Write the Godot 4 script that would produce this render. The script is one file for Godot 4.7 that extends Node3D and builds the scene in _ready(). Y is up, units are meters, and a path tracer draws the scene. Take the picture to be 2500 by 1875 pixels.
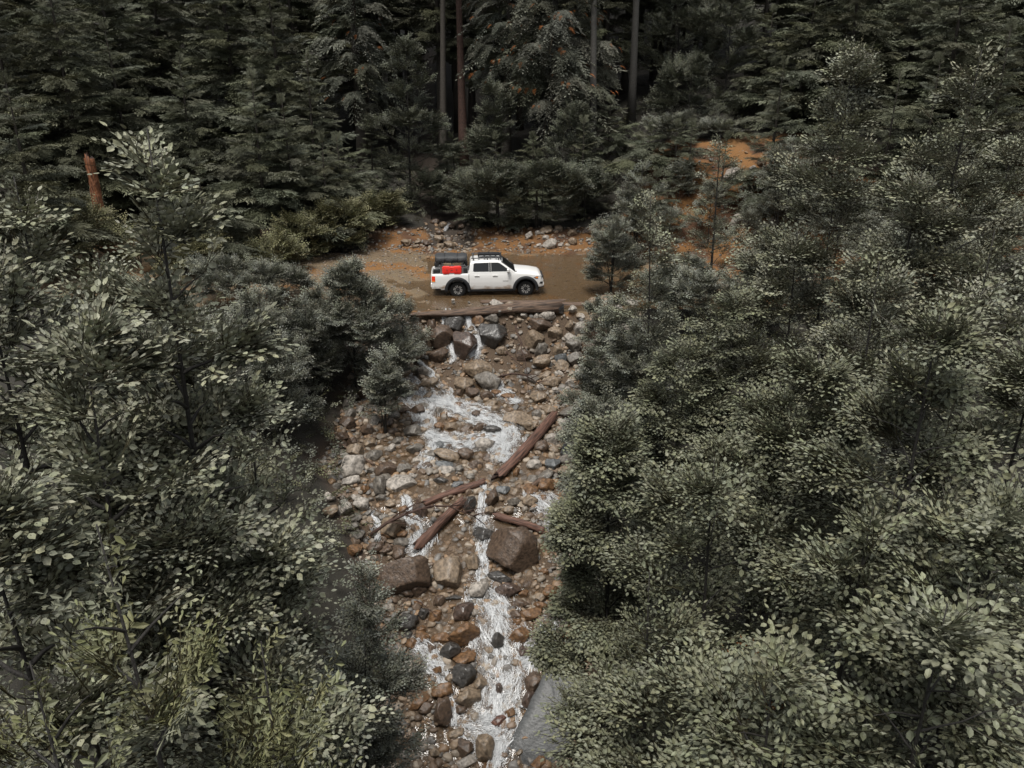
extends Node3D
# A white pickup fording a creek above a stony cascade, seen from the air between alders. y up, metres; the truck stands near the origin and faces +x.

var rng := RandomNumberGenerator.new()
var rough := FastNoiseLite.new()
var M := {}
var taken := {}

#region helpers
func rf(a: float, b: float) -> float:
	return rng.randf_range(a, b)

func numbered(called: String) -> String:
	taken[called] = taken.get(called, 0) + 1
	return called if taken[called] == 1 else "%s_%03d" % [called, taken[called] - 1]

func tag(o: Node, label := "", category := "", group := "", kind := "") -> void:
	if label: o.set_meta("label", label)
	if category: o.set_meta("category", category)
	if group: o.set_meta("group", group)
	if kind: o.set_meta("kind", kind)

func thing(called: String, at: Vector3, label: String, category: String, group := "") -> Node3D:
	var o := Node3D.new()
	o.name = numbered(called)
	add_child(o)
	o.position = at
	tag(o, label, category, group)
	return o

func put(mesh: Mesh, called: String, m: Material, parent: Node = self) -> MeshInstance3D:
	var o := MeshInstance3D.new()
	o.name = numbered(called) if parent == self else called
	o.mesh = mesh
	o.material_override = m
	parent.add_child(o, true)
	return o

func begin() -> SurfaceTool:
	var st := SurfaceTool.new()
	st.begin(Mesh.PRIMITIVE_TRIANGLES)
	return st

func done(st: SurfaceTool, smooth := false) -> ArrayMesh:
	if smooth: st.index()
	st.generate_normals()
	return st.commit()

func tri(st: SurfaceTool, a: Vector3, b: Vector3, c: Vector3) -> void:
	st.add_vertex(a); st.add_vertex(b); st.add_vertex(c)

func quad(st: SurfaceTool, a: Vector3, b: Vector3, c: Vector3, d: Vector3) -> void:
	tri(st, a, b, c); tri(st, a, c, d)

func box(st: SurfaceTool, lo: Vector3, hi: Vector3) -> void:
	var p := []
	for i in 8: p.append(Vector3(hi.x if i & 1 else lo.x, hi.y if i & 2 else lo.y, hi.z if i & 4 else lo.z))
	for f in [[0, 2, 3, 1], [4, 5, 7, 6], [0, 4, 6, 2], [1, 3, 7, 5], [2, 6, 7, 3], [0, 1, 5, 4]]:
		quad(st, p[f[0]], p[f[3]], p[f[2]], p[f[1]])

func soft_box(size: Vector3, r: float) -> ArrayMesh:   # box with rounded edges
	var st := begin()
	st.set_smooth_group(-1)
	var h := size * 0.5
	var rr := minf(r, minf(h.x, minf(h.y, h.z)) * 0.98)
	var n := 4
	for ax in 3:
		for s in [-1.0, 1.0]:
			var u := Vector3.ZERO; var v := Vector3.ZERO; var w := Vector3.ZERO
			w[ax] = s; u[(ax + 1) % 3] = 1.0; v[(ax + 2) % 3] = 1.0
			var ks := [-1.0, -0.92, -0.6, 0.6, 0.92, 1.0]
			for i in 5:
				for j in 5:
					var c := []
					for q in [[i, j], [i + 1, j], [i + 1, j + 1], [i, j + 1]]:
						var p := (w + u * float(ks[q[0]]) + v * float(ks[q[1]])) * h
						var core := p.clamp(-(h - Vector3.ONE * rr), h - Vector3.ONE * rr)
						c.append(core + (p - core).normalized() * rr if p.distance_to(core) > 0.0 else p)
					if s > 0: quad(st, c[0], c[3], c[2], c[1])
					else: quad(st, c[0], c[1], c[2], c[3])
	st.set_smooth_group(0)
	return done(st, true)

func tube(st: SurfaceTool, pts: Array, rad: Array, sides := 6, cap := true) -> void:
	var rings := []
	var ref := Vector3.UP
	for i in pts.size():
		var d: Vector3 = (pts[mini(i + 1, pts.size() - 1)] - pts[maxi(i - 1, 0)]).normalized()
		if absf(d.dot(ref)) > 0.95: ref = Vector3.RIGHT
		var u := d.cross(ref).normalized()
		var v := u.cross(d)
		ref = v
		var ring := []
		for k in sides:
			var a := TAU * k / sides
			ring.append(pts[i] + (u * cos(a) + v * sin(a)) * float(rad[i]))
		rings.append(ring)
	for i in pts.size() - 1:
		for k in sides:
			var k2 := (k + 1) % sides
			quad(st, rings[i][k], rings[i + 1][k], rings[i + 1][k2], rings[i][k2])
	if cap:
		for k in sides:
			tri(st, pts[0], rings[0][k], rings[0][(k + 1) % sides])
			tri(st, pts[-1], rings[-1][(k + 1) % sides], rings[-1][k])

func copies(called: String, mesh: Mesh, m: Material, where: Array, tint: Array, parent: Node) -> MultiMeshInstance3D:
	var mm := MultiMesh.new()
	mm.transform_format = MultiMesh.TRANSFORM_3D
	mm.use_colors = true
	mm.mesh = mesh
	mm.instance_count = where.size()
	for i in where.size():
		mm.set_instance_transform(i, where[i])
		mm.set_instance_color(i, tint[i])
	var o := MultiMeshInstance3D.new()
	o.multimesh = mm
	o.material_override = m
	o.name = numbered(called) if parent == self else called
	o.set_meta("kind", "stuff")
	parent.add_child(o, true)
	return o

func lin(c: Color) -> Color:
	return c.linear_to_srgb()

func noise_tex(freq: float, octaves: int, ramp: Array, size := 512, kind := FastNoiseLite.TYPE_SIMPLEX_SMOOTH, warp := 0.0, sd := 1) -> NoiseTexture2D:
	var n := FastNoiseLite.new()
	n.noise_type = kind
	n.frequency = freq
	n.seed = sd
	n.fractal_octaves = octaves
	if warp > 0:
		n.domain_warp_enabled = true
		n.domain_warp_amplitude = warp
		n.domain_warp_frequency = freq * 0.7
	var t := NoiseTexture2D.new()
	t.width = size; t.height = size
	t.seamless = true
	t.noise = n
	if ramp:
		var g := Gradient.new()
		var cols := PackedColorArray(); var offs := PackedFloat32Array()
		for i in ramp.size():
			offs.append(ramp[i][0]); cols.append(ramp[i][1])
		g.offsets = offs; g.colors = cols
		t.color_ramp = g
	return t

func bump_tex(freq: float, octaves: int, strength: float, size := 512, kind := FastNoiseLite.TYPE_SIMPLEX_SMOOTH, sd := 3) -> NoiseTexture2D:
	var t := noise_tex(freq, octaves, [], size, kind, 0.0, sd)
	t.as_normal_map = true
	t.bump_strength = strength
	return t

func g(v: float) -> Color:
	return Color(v, v, v)

func mat(c: Color, r: float, metal := 0.0) -> StandardMaterial3D:
	var m := StandardMaterial3D.new()
	m.albedo_color = lin(c)
	m.roughness = r
	m.metallic = metal
	return m
#endregion

#region the lie of the land
const XC := [[-90, -12], [-40, -9], [-12, -3.9], [0, -1], [3.2, -1.4], [7, -1.7], [12.3, -2], [15, -1.5], [17, -1.1], [19, -0.8], [20.7, -1], [22, -1.3], [45, -2]]
const WH := [[-90, 1.2], [-12, 1.2], [3.2, 5.2], [7, 4.3], [12.3, 4.2], [15, 3.3], [17, 2.7], [19, 2.3], [22, 2.2], [45, 2.5]]
const YC := [[3.4, 0], [3.9, -0.9], [5.2, -2.05], [6.4, -2.55], [7.2, -2.75], [12.3, -3.43], [14.2, -3.85], [15.2, -4.5], [16.9, -5.15], [19.1, -6.16], [20.7, -7.06], [21.9, -7.8], [45, -17.5]]

func along(tab: Array, z: float) -> float:
	if z <= tab[0][0]: return tab[0][1]
	for i in tab.size() - 1:
		if z <= tab[i + 1][0]:
			return lerpf(tab[i][1], tab[i + 1][1], (z - tab[i][0]) / (tab[i + 1][0] - tab[i][0]))
	return tab[-1][1]

func ground_y(x: float, z: float) -> float:
	if z > 3.4:
		var u := absf(x - along(XC, z)) - along(WH, z)
		var b := 1.9 * smoothstep(0.0, 5.0, u) + 0.12 * maxf(0.0, u - 3.0) + 4.5 * smoothstep(16.0, 28.0, z) * smoothstep(0.3, 5.0, u)
		return minf(along(YC, z) + b, 0.12) + 0.45 * maxf(0.0, u - 13.0)
	var pond := smoothstep(-6.2, -4.2, x + 0.12 * z + 2.6 * rough.get_noise_2d(x * 4.0, z * 5.0)) * (1.0 - smoothstep(6.0, 8.5, x)) * smoothstep(-9.5, -7.5, z)
	var back := 0.55 * smoothstep(9.5, 12.0, -z) + 0.10 * maxf(0.0, -z - 11.0) + 0.5 * maxf(0.0, -z - 55.0)
	var slope := 4.6 * smoothstep(8.0, 16.5, -z) * smoothstep(5.0, 11.0, x) + 0.10 * maxf(0.0, x - 12.0) * smoothstep(4.0, 12.0, -z)
	var gully := 0.55 * (1.0 - smoothstep(0.5, 1.8, absf(x - along(XC, z)))) * smoothstep(9.0, 11.0, -z)
	return 0.14 - 0.24 * pond + back + slope + 0.10 * maxf(0.0, -x - 14.0) + 0.5 * maxf(0.0, absf(x) - 31.0) - gully

func land(x: float, z: float) -> float:
	var a := 0.09 + 0.03 * smoothstep(3.4, 5.0, z)
	if z < -8.0: a = 0.12
	return ground_y(x, z) + a * rough.get_noise_2d(x * 7.0, z * 7.0) + 0.5 * a * rough.get_noise_2d(x * 24.0, z * 24.0)

func in_channel(x: float, z: float) -> float:   # below 0 inside the stony bed
	return absf(x - along(XC, z)) - along(WH, z)

func lines(a: float, b: float, fine_a: float, fine_b: float, fine: float, coarse: float) -> PackedFloat32Array:
	var o := PackedFloat32Array()
	var p := a
	while p < b:
		o.append(p)
		p += fine if p >= fine_a - 0.001 and p < fine_b else minf(coarse, maxf(fine, fine_a - p)) if p < fine_a else coarse
	o.append(b)
	return o

func make_ground() -> void:
	var xs := lines(-70, 70, -13, 18, 0.22, 1.4)
	var zs := lines(-110, 60, -18, 24, 0.22, 1.4)
	var st := begin()
	st.set_smooth_group(0)
	var dirt := Color(0.255, 0.118, 0.034)
	var gravel := Color(0.195, 0.138, 0.080)
	var bed := Color(0.105, 0.068, 0.042)
	var humus := Color(0.030, 0.024, 0.017)
	for iz in zs.size():
		for ix in xs.size():
			var x := xs[ix]; var z := zs[iz]
			var n := rough.get_noise_2d(x * 3.0 + 90, z * 3.0)
			var c := humus
			if z > 3.4:
				c = bed.lerp(humus, smoothstep(0.2, 1.6, in_channel(x, z) + n * 0.8))
			else:
				var road := smoothstep(-9.6, -8.2, z + n * 1.6) * (1.0 - smoothstep(9.0, 12.0, x + n * 2.0))
				c = humus.lerp(gravel.lerp(dirt, smoothstep(0.22, 0.5, n)), road)
				var bank := smoothstep(-13.5, -12.2, z + n) * (1.0 - road) * smoothstep(-9.5, -8.0, x)
				var slope := smoothstep(8.0, 10.0, x + n * 3.0) * (1.0 - smoothstep(17.0, 19.0, x + n * 3.0)) * smoothstep(-17.5, -15.5, z + n * 1.5) * (1.0 - smoothstep(-3.0, -1.0, z))
				c = c.lerp(dirt.lerp(Color(0.105, 0.045, 0.018), smoothstep(-0.1, 0.35, rough.get_noise_2d(x * 5.0, z * 5.0 + 40))), maxf(bank * 0.85, slope))
				if absf(x - along(XC, z)) < 1.4 and z < -10.5: c = Color(0.055, 0.042, 0.030)
			st.set_color(c)
			st.add_vertex(Vector3(x, land(x, z), z))
	var w := xs.size()
	for iz in zs.size() - 1:
		for ix in w - 1:
			var i := iz * w + ix
			for k in [i, i + 1, i + w + 1, i, i + w + 1, i + w]: st.add_index(k)
	st.generate_normals()
	var o := put(st.commit(), "ground", M.earth)
	tag(o, "", "", "", "structure")
#endregion

#region stones
var rock_angular := []
var rock_round := []
var rock_cheap := []

func make_rock(sub: int, cuts: int, sd: int, flat: bool) -> ArrayMesh:
	var r := RandomNumberGenerator.new()
	r.seed = sd
	var s := SphereMesh.new()
	s.radius = 0.5; s.height = 1.0
	var planes := []
	for i in cuts:
		planes.append([Vector3(r.randf_range(-1, 1), r.randf_range(-0.8, 1), r.randf_range(-1, 1)).normalized(), r.randf_range(0.25, 0.41)])
	var nz := FastNoiseLite.new()
	nz.seed = sd
	nz.frequency = 1.1
	nz.fractal_octaves = 3
	# a cube, its faces divided and blown up to a ball, so that no poles show
	var st := begin()
	st.set_smooth_group(-1 if flat else 0)
	for ax in 3:
		for sg in [-1.0, 1.0]:
			for i in sub:
				for j in sub:
					var c := []
					for q in [[i, j], [i + 1, j], [i + 1, j + 1], [i, j + 1]]:
						var p := Vector3.ZERO
						p[ax] = sg
						p[(ax + 1) % 3] = tan((2.0 * q[0] / sub - 1.0) * PI / 4)
						p[(ax + 2) % 3] = tan((2.0 * q[1] / sub - 1.0) * PI / 4)
						p = p.normalized()
						p *= 0.5 * (1.0 + 0.30 * nz.get_noise_3dv(p * 0.9))
						for pl in planes:
							var over: float = p.dot(pl[0]) - pl[1]
							if over > 0: p -= pl[0] * over * 0.97
						p *= 1.0 + 0.07 * nz.get_noise_3dv(p * 6.0)
						c.append(p)
					if sg > 0: quad(st, c[0], c[3], c[2], c[1])
					else: quad(st, c[0], c[1], c[2], c[3])
	return done(st, not flat)

const STONES := [
	[-3.27, 4.24, 1.03, 1.0, 0.95, "a", 0, "big brown boulder at the outer edge of the first waterfall"],
	[-2.59, 3.81, 0.88, 0.59, 0.55, "r", 1, "dark wet boulder wedged between the twin falls under the log"],
	[-2.18, 4.63, 1.03, 1.1, 1.05, "a", 8, "steep purple brown boulder splitting the two waterfalls"],
	[-0.93, 4.23, 1.2, 1.06, 1.0, "a", 1, "large dark grey boulder beside the wider waterfall"],
	[-3.65, 3.82, 0.6, 0.53, 0.5, "a", 0, "tan brown rock leaning on the big brown boulder"],
	[-0.99, 3.6, 0.71, 0.43, 0.4, "a", 3, "grey brown block tucked under the broken weir log"],
	[-1.55, 3.65, 0.55, 0.43, 0.4, "a", 4, "rust brown block at the lip of the wider waterfall"],
	[-1.37, 3.71, 0.6, 0.27, 0.34, "a", 2, "flat tan rock below the rust brown block"],
	[1.21, 3.79, 0.98, 0.64, 0.6, "a", 0, "broad brown rock under the broken end of the log"],
	[0.98, 4.33, 0.76, 0.74, 0.7, "a", 2, "square tan boulder in the middle of the dry stone slope"],
	[1.94, 4.05, 0.6, 0.45, 0.42, "r", 2, "smooth egg-shaped tan stone on the dry stone slope"],
	[2.61, 3.74, 0.33, 0.35, 0.33, "r", 2, "upright light tan stone beside the long pale slab"],
	[3.09, 3.85, 0.52, 0.56, 0.53, "a", 5, "long pale slab tilted at the top of the dry slope"],
	[2.16, 3.4, 0.55, 0.43, 0.4, "a", 1, "dark grey rock at the end of the broken log"],
	[1.3, 4.73, 0.7, 0.58, 0.54, "a", 3, "grey tan rock below the square tan boulder"],
	[2.07, 4.72, 0.49, 0.52, 0.49, "a", 2, "upright tan rock on the dry stone slope"],
	[2.21, 5.01, 0.54, 0.47, 0.44, "a", 6, "blue grey triangular rock on the dry stone slope"],
	[1.34, 5.15, 0.75, 0.52, 0.49, "r", 2, "pinkish tan rounded rock above the dead branches"],
	[1.55, 5.49, 0.43, 0.31, 0.29, "a", 4, "orange tan wedge of rock beside the dead branches"],
	[-1.52, 5.72, 1.48, 0.67, 0.83, "a", 2, "large tan slab tilted below the wider waterfall"],
	[-1.04, 6.43, 0.99, 0.71, 0.67, "r", 3, "round grey boulder under the large tilted tan slab"],
	[-2.11, 6.67, 0.78, 0.7, 0.66, "a", 2, "tan boulder in front of the large tilted slab"],
	[-2.32, 7.16, 0.46, 0.49, 0.47, "a", 0, "orange brown rock in front of the tan boulder"],
	[-3.6, 6.4, 0.73, 0.48, 0.45, "r", 2, "long tan stone lying beside the white rapid"],
	[0.8, 6.15, 0.68, 0.41, 0.38, "a", 3, "grey block at the foot of the dead branches"],
	[1.69, 6.38, 0.63, 0.46, 0.43, "r", 2, "pale tan stone at the edge of the upper pool"],
	[-1.13, 7.32, 0.56, 0.45, 0.42, "a", 0, "brown rock at the head of the upper pool"],
	[-0.17, 7.37, 0.56, 0.3, 0.31, "r", 4, "orange tan stone half sunk in the upper pool"],
	[0.25, 9.08, 1.22, 0.52, 0.68, "a", 2, "long brown tan block above the top of the diagonal log"],
	[1.02, 8.77, 0.39, 0.38, 0.36, "r", 3, "grey tan stone between the long block and the leaning slab"],
	[1.5, 8.61, 0.64, 0.53, 0.5, "a", 2, "tan slab leaning over the top end of the diagonal log"],
	[0.62, 9.76, 0.81, 0.37, 0.46, "r", 2, "smooth tan stone under the long brown tan block"],
	[-0.18, 9.67, 0.43, 0.23, 0.24, "r", 2, "small tan stone left bare beside the middle rapid"],
	[-0.79, 10.05, 0.66, 0.37, 0.37, "r", 1, "dark grey stone in the middle of the riffle"],
	[-1.27, 9.58, 0.62, 0.33, 0.35, "a", 0, "tan brown flat rock in the riffle"],
	[-3.91, 10.23, 0.71, 0.41, 0.4, "r", 3, "round grey stone on the gravel bank beside the rapid"],
	[-5.14, 10.19, 0.33, 0.35, 0.34, "a", 4, "bright rust orange rock on the gravel bank"],
	[-4.72, 10.08, 0.52, 0.37, 0.35, "a", 0, "brown tan rock next to the rust orange rock"],
	[-4.39, 10.78, 0.51, 0.41, 0.38, "a", 3, "grey tan rock on the gravel bank behind the angular block"],
	[-3.65, 11.45, 0.64, 0.44, 0.42, "a", 3, "angular grey block at the water edge of the gravel bank"],
	[-4.63, 11.27, 0.46, 0.36, 0.34, "r", 5, "pale capped stone on the gravel bank"],
	[-2.76, 11.05, 0.6, 0.4, 0.38, "a", 6, "grey rock at the edge of the foaming riffle"],
	[-2.44, 11.89, 0.9, 0.39, 0.5, "r", 2, "broad tan boulder in the foaming riffle"],
	[-1.76, 11.84, 0.54, 0.48, 0.45, "r", 0, "brown tan boulder beside the broad tan one in the riffle"],
	[-2.39, 12.29, 0.98, 0.26, 0.55, "a", 6, "flat blue grey slab below the broad tan boulder"],
	[-2.41, 12.67, 0.62, 0.26, 0.35, "r", 5, "pale yellowish stone below the blue grey slab"],
	[1.53, 10.6, 0.51, 0.55, 0.51, "a", 5, "pale grey block on the far side of the diagonal log"],
	[0.8, 12.38, 0.58, 0.47, 0.45, "a", 5, "pale yellow tan rock beside the diagonal log"],
	[1.14, 11.32, 0.5, 0.49, 0.46, "r", 0, "tan brown rock against the diagonal log"],
	[2.32, 10.08, 0.52, 0.32, 0.3, "a", 0, "brown rock by the shrubs above the diagonal log"],
	[-3.32, 4.82, 0.75, 0.58, 0.54, "r", 0, "brown grey boulder at the foot of the first waterfall"],
	[-0.5, 4.66, 0.43, 0.31, 0.3, "r", 2, "small round tan stone below the large dark grey boulder"],
	[0.52, 4.89, 0.7, 0.47, 0.44, "a", 0, "wet tan brown rock behind the dead branches"],
	[-3.92, 5.74, 0.58, 0.46, 0.44, "a", 3, "grey brown rock above the long tan stone"],
	[-5.89, 12.62, 0.8, 0.85, 0.81, "r", 5, "big pale whitish boulder standing on the gravel bank"],
	[-4.7, 12.73, 0.87, 0.6, 0.56, "a", 0, "angular grey brown boulder beside the whitish boulder"],
	[-3.92, 12.69, 0.62, 0.35, 0.35, "a", 3, "flat grey tan rock in the shallow margin"],
	[-5.2, 11.79, 0.84, 0.41, 0.47, "a", 3, "flat grey rock above the angular grey brown boulder"],
	[-4.1, 13.42, 1.21, 0.54, 0.68, "a", 5, "large low pale tan slab at the water margin"],
	[-4.7, 13.77, 0.65, 0.68, 0.64, "a", 3, "triangular grey brown rock below the whitish boulder"],
	[-5.27, 13.65, 0.3, 0.32, 0.31, "a", 4, "small rust tan rock beside the triangular rock"],
	[-5.8, 13.3, 0.61, 0.29, 0.34, "r", 5, "pale stone half buried under the whitish boulder"],
	[-5.25, 14.42, 0.49, 0.43, 0.4, "r", 5, "whitish grey stone beside the small side channel"],
	[-2.58, 13.23, 0.56, 0.3, 0.31, "a", 1, "dark grey rock in the pool above the logs"],
	[-1.96, 13.42, 0.5, 0.27, 0.28, "a", 6, "blue grey rock in the pool behind the middle log"],
	[-3.2, 14.59, 0.54, 0.57, 0.55, "a", 8, "square dark brown block under the low end of the middle log"],
	[-1.47, 14.47, 0.54, 0.57, 0.55, "a", 1, "dark grey block under the middle log"],
	[-0.68, 14.27, 0.54, 0.57, 0.54, "a", 0, "brown grey rock at the edge of the centre chute"],
	[-0.35, 13.79, 0.55, 0.39, 0.36, "a", 6, "grey green rock where the two logs meet"],
	[-4.12, 15.31, 0.67, 0.65, 0.61, "r", 2, "smooth tan boulder beside the side channel"],
	[-3.98, 14.9, 0.68, 0.31, 0.38, "a", 3, "grey slab tilted into the side channel"],
	[-3.79, 14.53, 0.39, 0.38, 0.36, "a", 4, "rust coloured rock above the tilted grey slab"],
	[-4.44, 14.79, 0.39, 0.28, 0.27, "a", 3, "small grey rock in the side channel"],
	[-1.02, 15.39, 0.72, 0.56, 0.52, "a", 1, "dark rock with water running over it in the centre chute"],
	[-0.02, 16.29, 1.63, 1.27, 1.19, "r", 0, "huge smooth brown boulder overhanging the centre chute"],
	[-3.35, 17.21, 1.76, 1.28, 1.2, "a", 0, "huge grey brown boulder below the dead branches"],
	[-2.04, 17.02, 0.96, 0.93, 0.88, "r", 2, "large round tan boulder beside the huge grey brown one"],
	[-1.26, 16.57, 0.46, 0.49, 0.46, "r", 2, "pinkish tan rock at the edge of the lower chute"],
	[-1.08, 17.54, 0.9, 0.44, 0.5, "a", 5, "cream orange slab at the lip of the main fall"],
	[-0.42, 17.05, 0.64, 0.35, 0.36, "r", 1, "dark grey stone under the huge smooth boulder"],
	[-0.12, 17.44, 0.85, 0.44, 0.48, "a", 8, "wet rust brown block beside the lip of the main fall"],
	[0.37, 17.55, 0.31, 0.26, 0.25, "a", 4, "small rust orange rock beside the main fall"],
	[1.2, 17.49, 0.45, 0.39, 0.37, "r", 4, "orange and cream stone under the overhanging alder"],
	[1.06, 16.77, 0.32, 0.27, 0.25, "a", 4, "rust orange rock beneath the leaves by the huge smooth boulder"],
	[0.5, 17.18, 0.45, 0.31, 0.29, "a", 0, "brown rock below the huge smooth boulder"],
	[-0.81, 14.67, 0.34, 0.36, 0.35, "a", 2, "tan brown rock on the far side of the centre chute"],
	[-0.11, 14.56, 0.34, 0.28, 0.27, "r", 2, "small tan stone above the red stub of log"],
	[0.09, 14.33, 0.44, 0.38, 0.36, "a", 3, "grey tan rock above the side fall"],
	[-5.52, 9.26, 0.51, 0.54, 0.52, "a", 3, "elongated grey rock under the dark shrub"],
	[-5.69, 10.03, 0.61, 0.59, 0.56, "a", 0, "grey brown rock at the top of the gravel bank"],
	[0.75, 13.16, 0.41, 0.34, 0.33, "r", 3, "grey stone beside the side fall"],
	[-1.53, 18.19, 0.92, 0.47, 0.52, "a", 8, "purple grey slab beside the main fall"],
	[-1.4, 18.87, 1.03, 0.71, 0.67, "a", 4, "big orange brown block below the purple grey slab"],
	[-1.89, 19.35, 0.76, 0.5, 0.47, "a", 1, "dark grey rock with a pale edge under the orange block"],
	[-2.4, 18.29, 0.61, 0.38, 0.36, "a", 4, "orange brown slab behind the purple grey slab"],
	[-2.24, 18.89, 0.65, 0.42, 0.39, "a", 4, "orange brown wedge beside the big orange block"],
	[0.5, 18.24, 0.79, 0.3, 0.44, "a", 4, "flat orange tan ledge across from the main fall"],
	[-1.45, 20.06, 0.71, 0.61, 0.57, "r", 1, "black wet boulder at the foot of the main fall"],
	[-0.94, 20.14, 0.5, 0.53, 0.51, "a", 2, "tan grey rock between the black boulder and the white pool"],
	[-1.24, 20.52, 0.82, 0.64, 0.6, "a", 2, "tan boulder with a dark undercut below the black boulder"],
	[-0.63, 20.67, 0.37, 0.28, 0.26, "r", 0, "small brown stone in the white pool"],
	[-0.37, 20.31, 0.29, 0.34, 0.29, "a", 8, "brown blade of rock standing in the white pool"],
	[-1.97, 20.97, 0.69, 0.74, 0.7, "a", 0, "tall brown rock at the edge of the lower foam"],
	[-2.71, 20.6, 0.74, 0.36, 0.41, "a", 4, "orange tan rock under the near shrub"],
	[0.63, 20.09, 0.58, 0.62, 0.59, "a", 0, "brown tan slab leaning against the long grey slab"],
	[0.47, 20.59, 0.49, 0.52, 0.49, "a", 8, "dark brown rock under the leaning slab"],
	[-0.4, 21.06, 0.52, 0.29, 0.29, "a", 7, "red brown rock awash in the lower foam"],
	[-1.58, 21.36, 0.44, 0.23, 0.25, "r", 2, "pinkish stone below the lower foam"],
	[-0.75, 21.76, 0.79, 0.65, 0.62, "a", 2, "orange tan boulder at the bottom of the cascade"],
	[-1.34, 21.72, 0.51, 0.5, 0.47, "a", 0, "brown rock beside the lowest orange tan boulder"],
	[-1.33, 22.03, 0.7, 0.38, 0.39, "a", 5, "cream slab at the very bottom of the cascade"],
	[-0.46, 19.03, 0.47, 0.6, 0.48, "a", 1, "tall dark rock behind the main fall"],
	[0.97, 19.1, 0.43, 0.33, 0.31, "a", 1, "dark wet rock in the side fall under the alder"],
	[0.33, 19.32, 0.42, 0.37, 0.35, "a", 8, "purple brown rock at the foot of the main fall"],
	[-2.31, 17.78, 0.53, 0.35, 0.33, "a", 0, "brown rock under the huge grey brown boulder"],
	[-1.85, 17.59, 0.63, 0.17, 0.35, "a", 1, "thin dark slab under the round tan boulder"],
	[-1.36, 19.27, 0.47, 0.21, 0.26, "a", 0, "flat brown rock under the big orange block"],
	[0.26, 17.88, 0.58, 0.26, 0.32, "a", 0, "brown slab beside the top of the main fall"],
	[-4.95, 5.72, 0.95, 0.88, 0.93, "r", 2, "stout rounded tan stone upstream of the dark shrub"],
	[-6.03, 4.74, 1.1, 0.89, 0.89, "a", 0, "stout angular brown stone downstream of the outer end of the weir log, second of two"],
	[-4.65, 4.51, 0.55, 0.36, 0.45, "a", 2, "hand-sized angular tan stone downstream of the outer end of the weir log"],
	[-5.6, 6.26, 0.66, 0.56, 0.58, "a", 0, "chunky angular brown stone upstream of the dark shrub"],
	[-5.42, 3.83, 1.14, 0.63, 1.1, "a", 0, "stout angular brown stone downstream of the outer end of the weir log, first of two"],
	[-5.99, 5.44, 0.64, 0.43, 0.58, "a", 3, "chunky angular grey stone upstream of the dark shrub, first of three"],
	[-4.34, 6.67, 0.63, 0.45, 0.51, "r", 2, "chunky rounded tan stone upstream of the upper rapid"],
	[-5.2, 3.62, 0.54, 0.34, 0.5, "a", 0, "hand-sized angular brown stone beside the outer end of the weir log"],
	[-4.43, 4.93, 0.69, 0.44, 0.65, "r", 2, "chunky rounded tan stone beside the first waterfall"],
	[-5.33, 4.61, 0.54, 0.49, 0.43, "a", 0, "hand-sized angular brown stone downstream of the outer end of the weir log"],
	[-5.48, 6.84, 0.76, 0.46, 0.57, "a", 3, "chunky angular grey stone upstream of the dark shrub, second of three"],
	[-5.67, 4.24, 0.75, 0.62, 0.59, "a", 3, "chunky angular grey stone downstream of the outer end of the weir log"],
	[2.76, 4.54, 0.64, 0.55, 0.59, "r", 3, "chunky rounded grey stone upstream of the streamside shrubs"],
	[3.94, 5.53, 0.62, 0.56, 0.61, "r", 2, "chunky rounded tan stone beside the streamside shrubs"],
	[3.63, 4.69, 0.9, 0.85, 0.71, "r", 0, "stout rounded brown stone beside the streamside shrubs"],
	[2.63, 4.22, 0.63, 0.44, 0.62, "a", 5, "chunky angular pale stone upstream of the streamside shrubs"],
	[2.87, 5.09, 0.76, 0.55, 0.6, "a", 3, "chunky angular grey stone downstream of the streamside shrubs"],
	[4.01, 4.06, 1.36, 1.24, 1.05, "r", 0, "stout rounded brown stone downstream of the road edge by the weir"],
	[3.64, 3.75, 0.72, 0.63, 0.68, "r", 2, "chunky rounded tan stone beside the road edge by the weir"],
	[1.58, 3.54, 0.68, 0.39, 0.55, "r", 5, "chunky rounded pale stone beside the long pale slab"],
	[3.5, 4.03, 0.62, 0.36, 0.48, "a", 3, "chunky angular grey stone upstream of the streamside shrubs"],
	[2.2, 5.32, 0.61, 0.49, 0.51, "a", 2, "chunky angular tan stone beside the square tan boulder"],
	[3.45, 5.31, 0.62, 0.5, 0.5, "a", 0, "chunky angular brown stone beside the streamside shrubs"],
	[2.4, 7.17, 0.77, 0.43, 0.72, "a", 2, "stout angular tan stone upstream of the top of the diagonal log, first of two"],
	[3.17, 6.35, 0.52, 0.47, 0.38, "r", 4, "hand-sized rounded rusty stone downstream of the streamside shrubs"],
	[1.79, 7.42, 0.4, 0.27, 0.37, "a", 2, "hand-sized angular tan stone upstream of the top of the diagonal log"],
	[2.88, 5.75, 0.37, 0.26, 0.33, "r", 5, "small rounded pale stone downstream of the streamside shrubs"],
	[2.06, 5.73, 0.33, 0.27, 0.26, "r", 5, "small rounded pale stone beside the square tan boulder, first of two"],
	[2.53, 6.28, 0.39, 0.32, 0.33, "a", 5, "hand-sized angular pale stone downstream of the streamside shrubs"],
	[3.11, 7.95, 0.33, 0.28, 0.32, "r", 4, "small rounded rusty stone beside the top of the diagonal log"],
	[1.43, 5.83, 0.59, 0.33, 0.48, "r", 2, "chunky rounded tan stone downstream of the square tan boulder"],
	[3.0, 7.09, 0.43, 0.26, 0.33, "r", 2, "hand-sized rounded tan stone downstream of the streamside shrubs"],
	[1.07, 7.56, 0.76, 0.56, 0.54, "a", 2, "stout angular tan stone upstream of the top of the diagonal log, second of two"],
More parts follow.
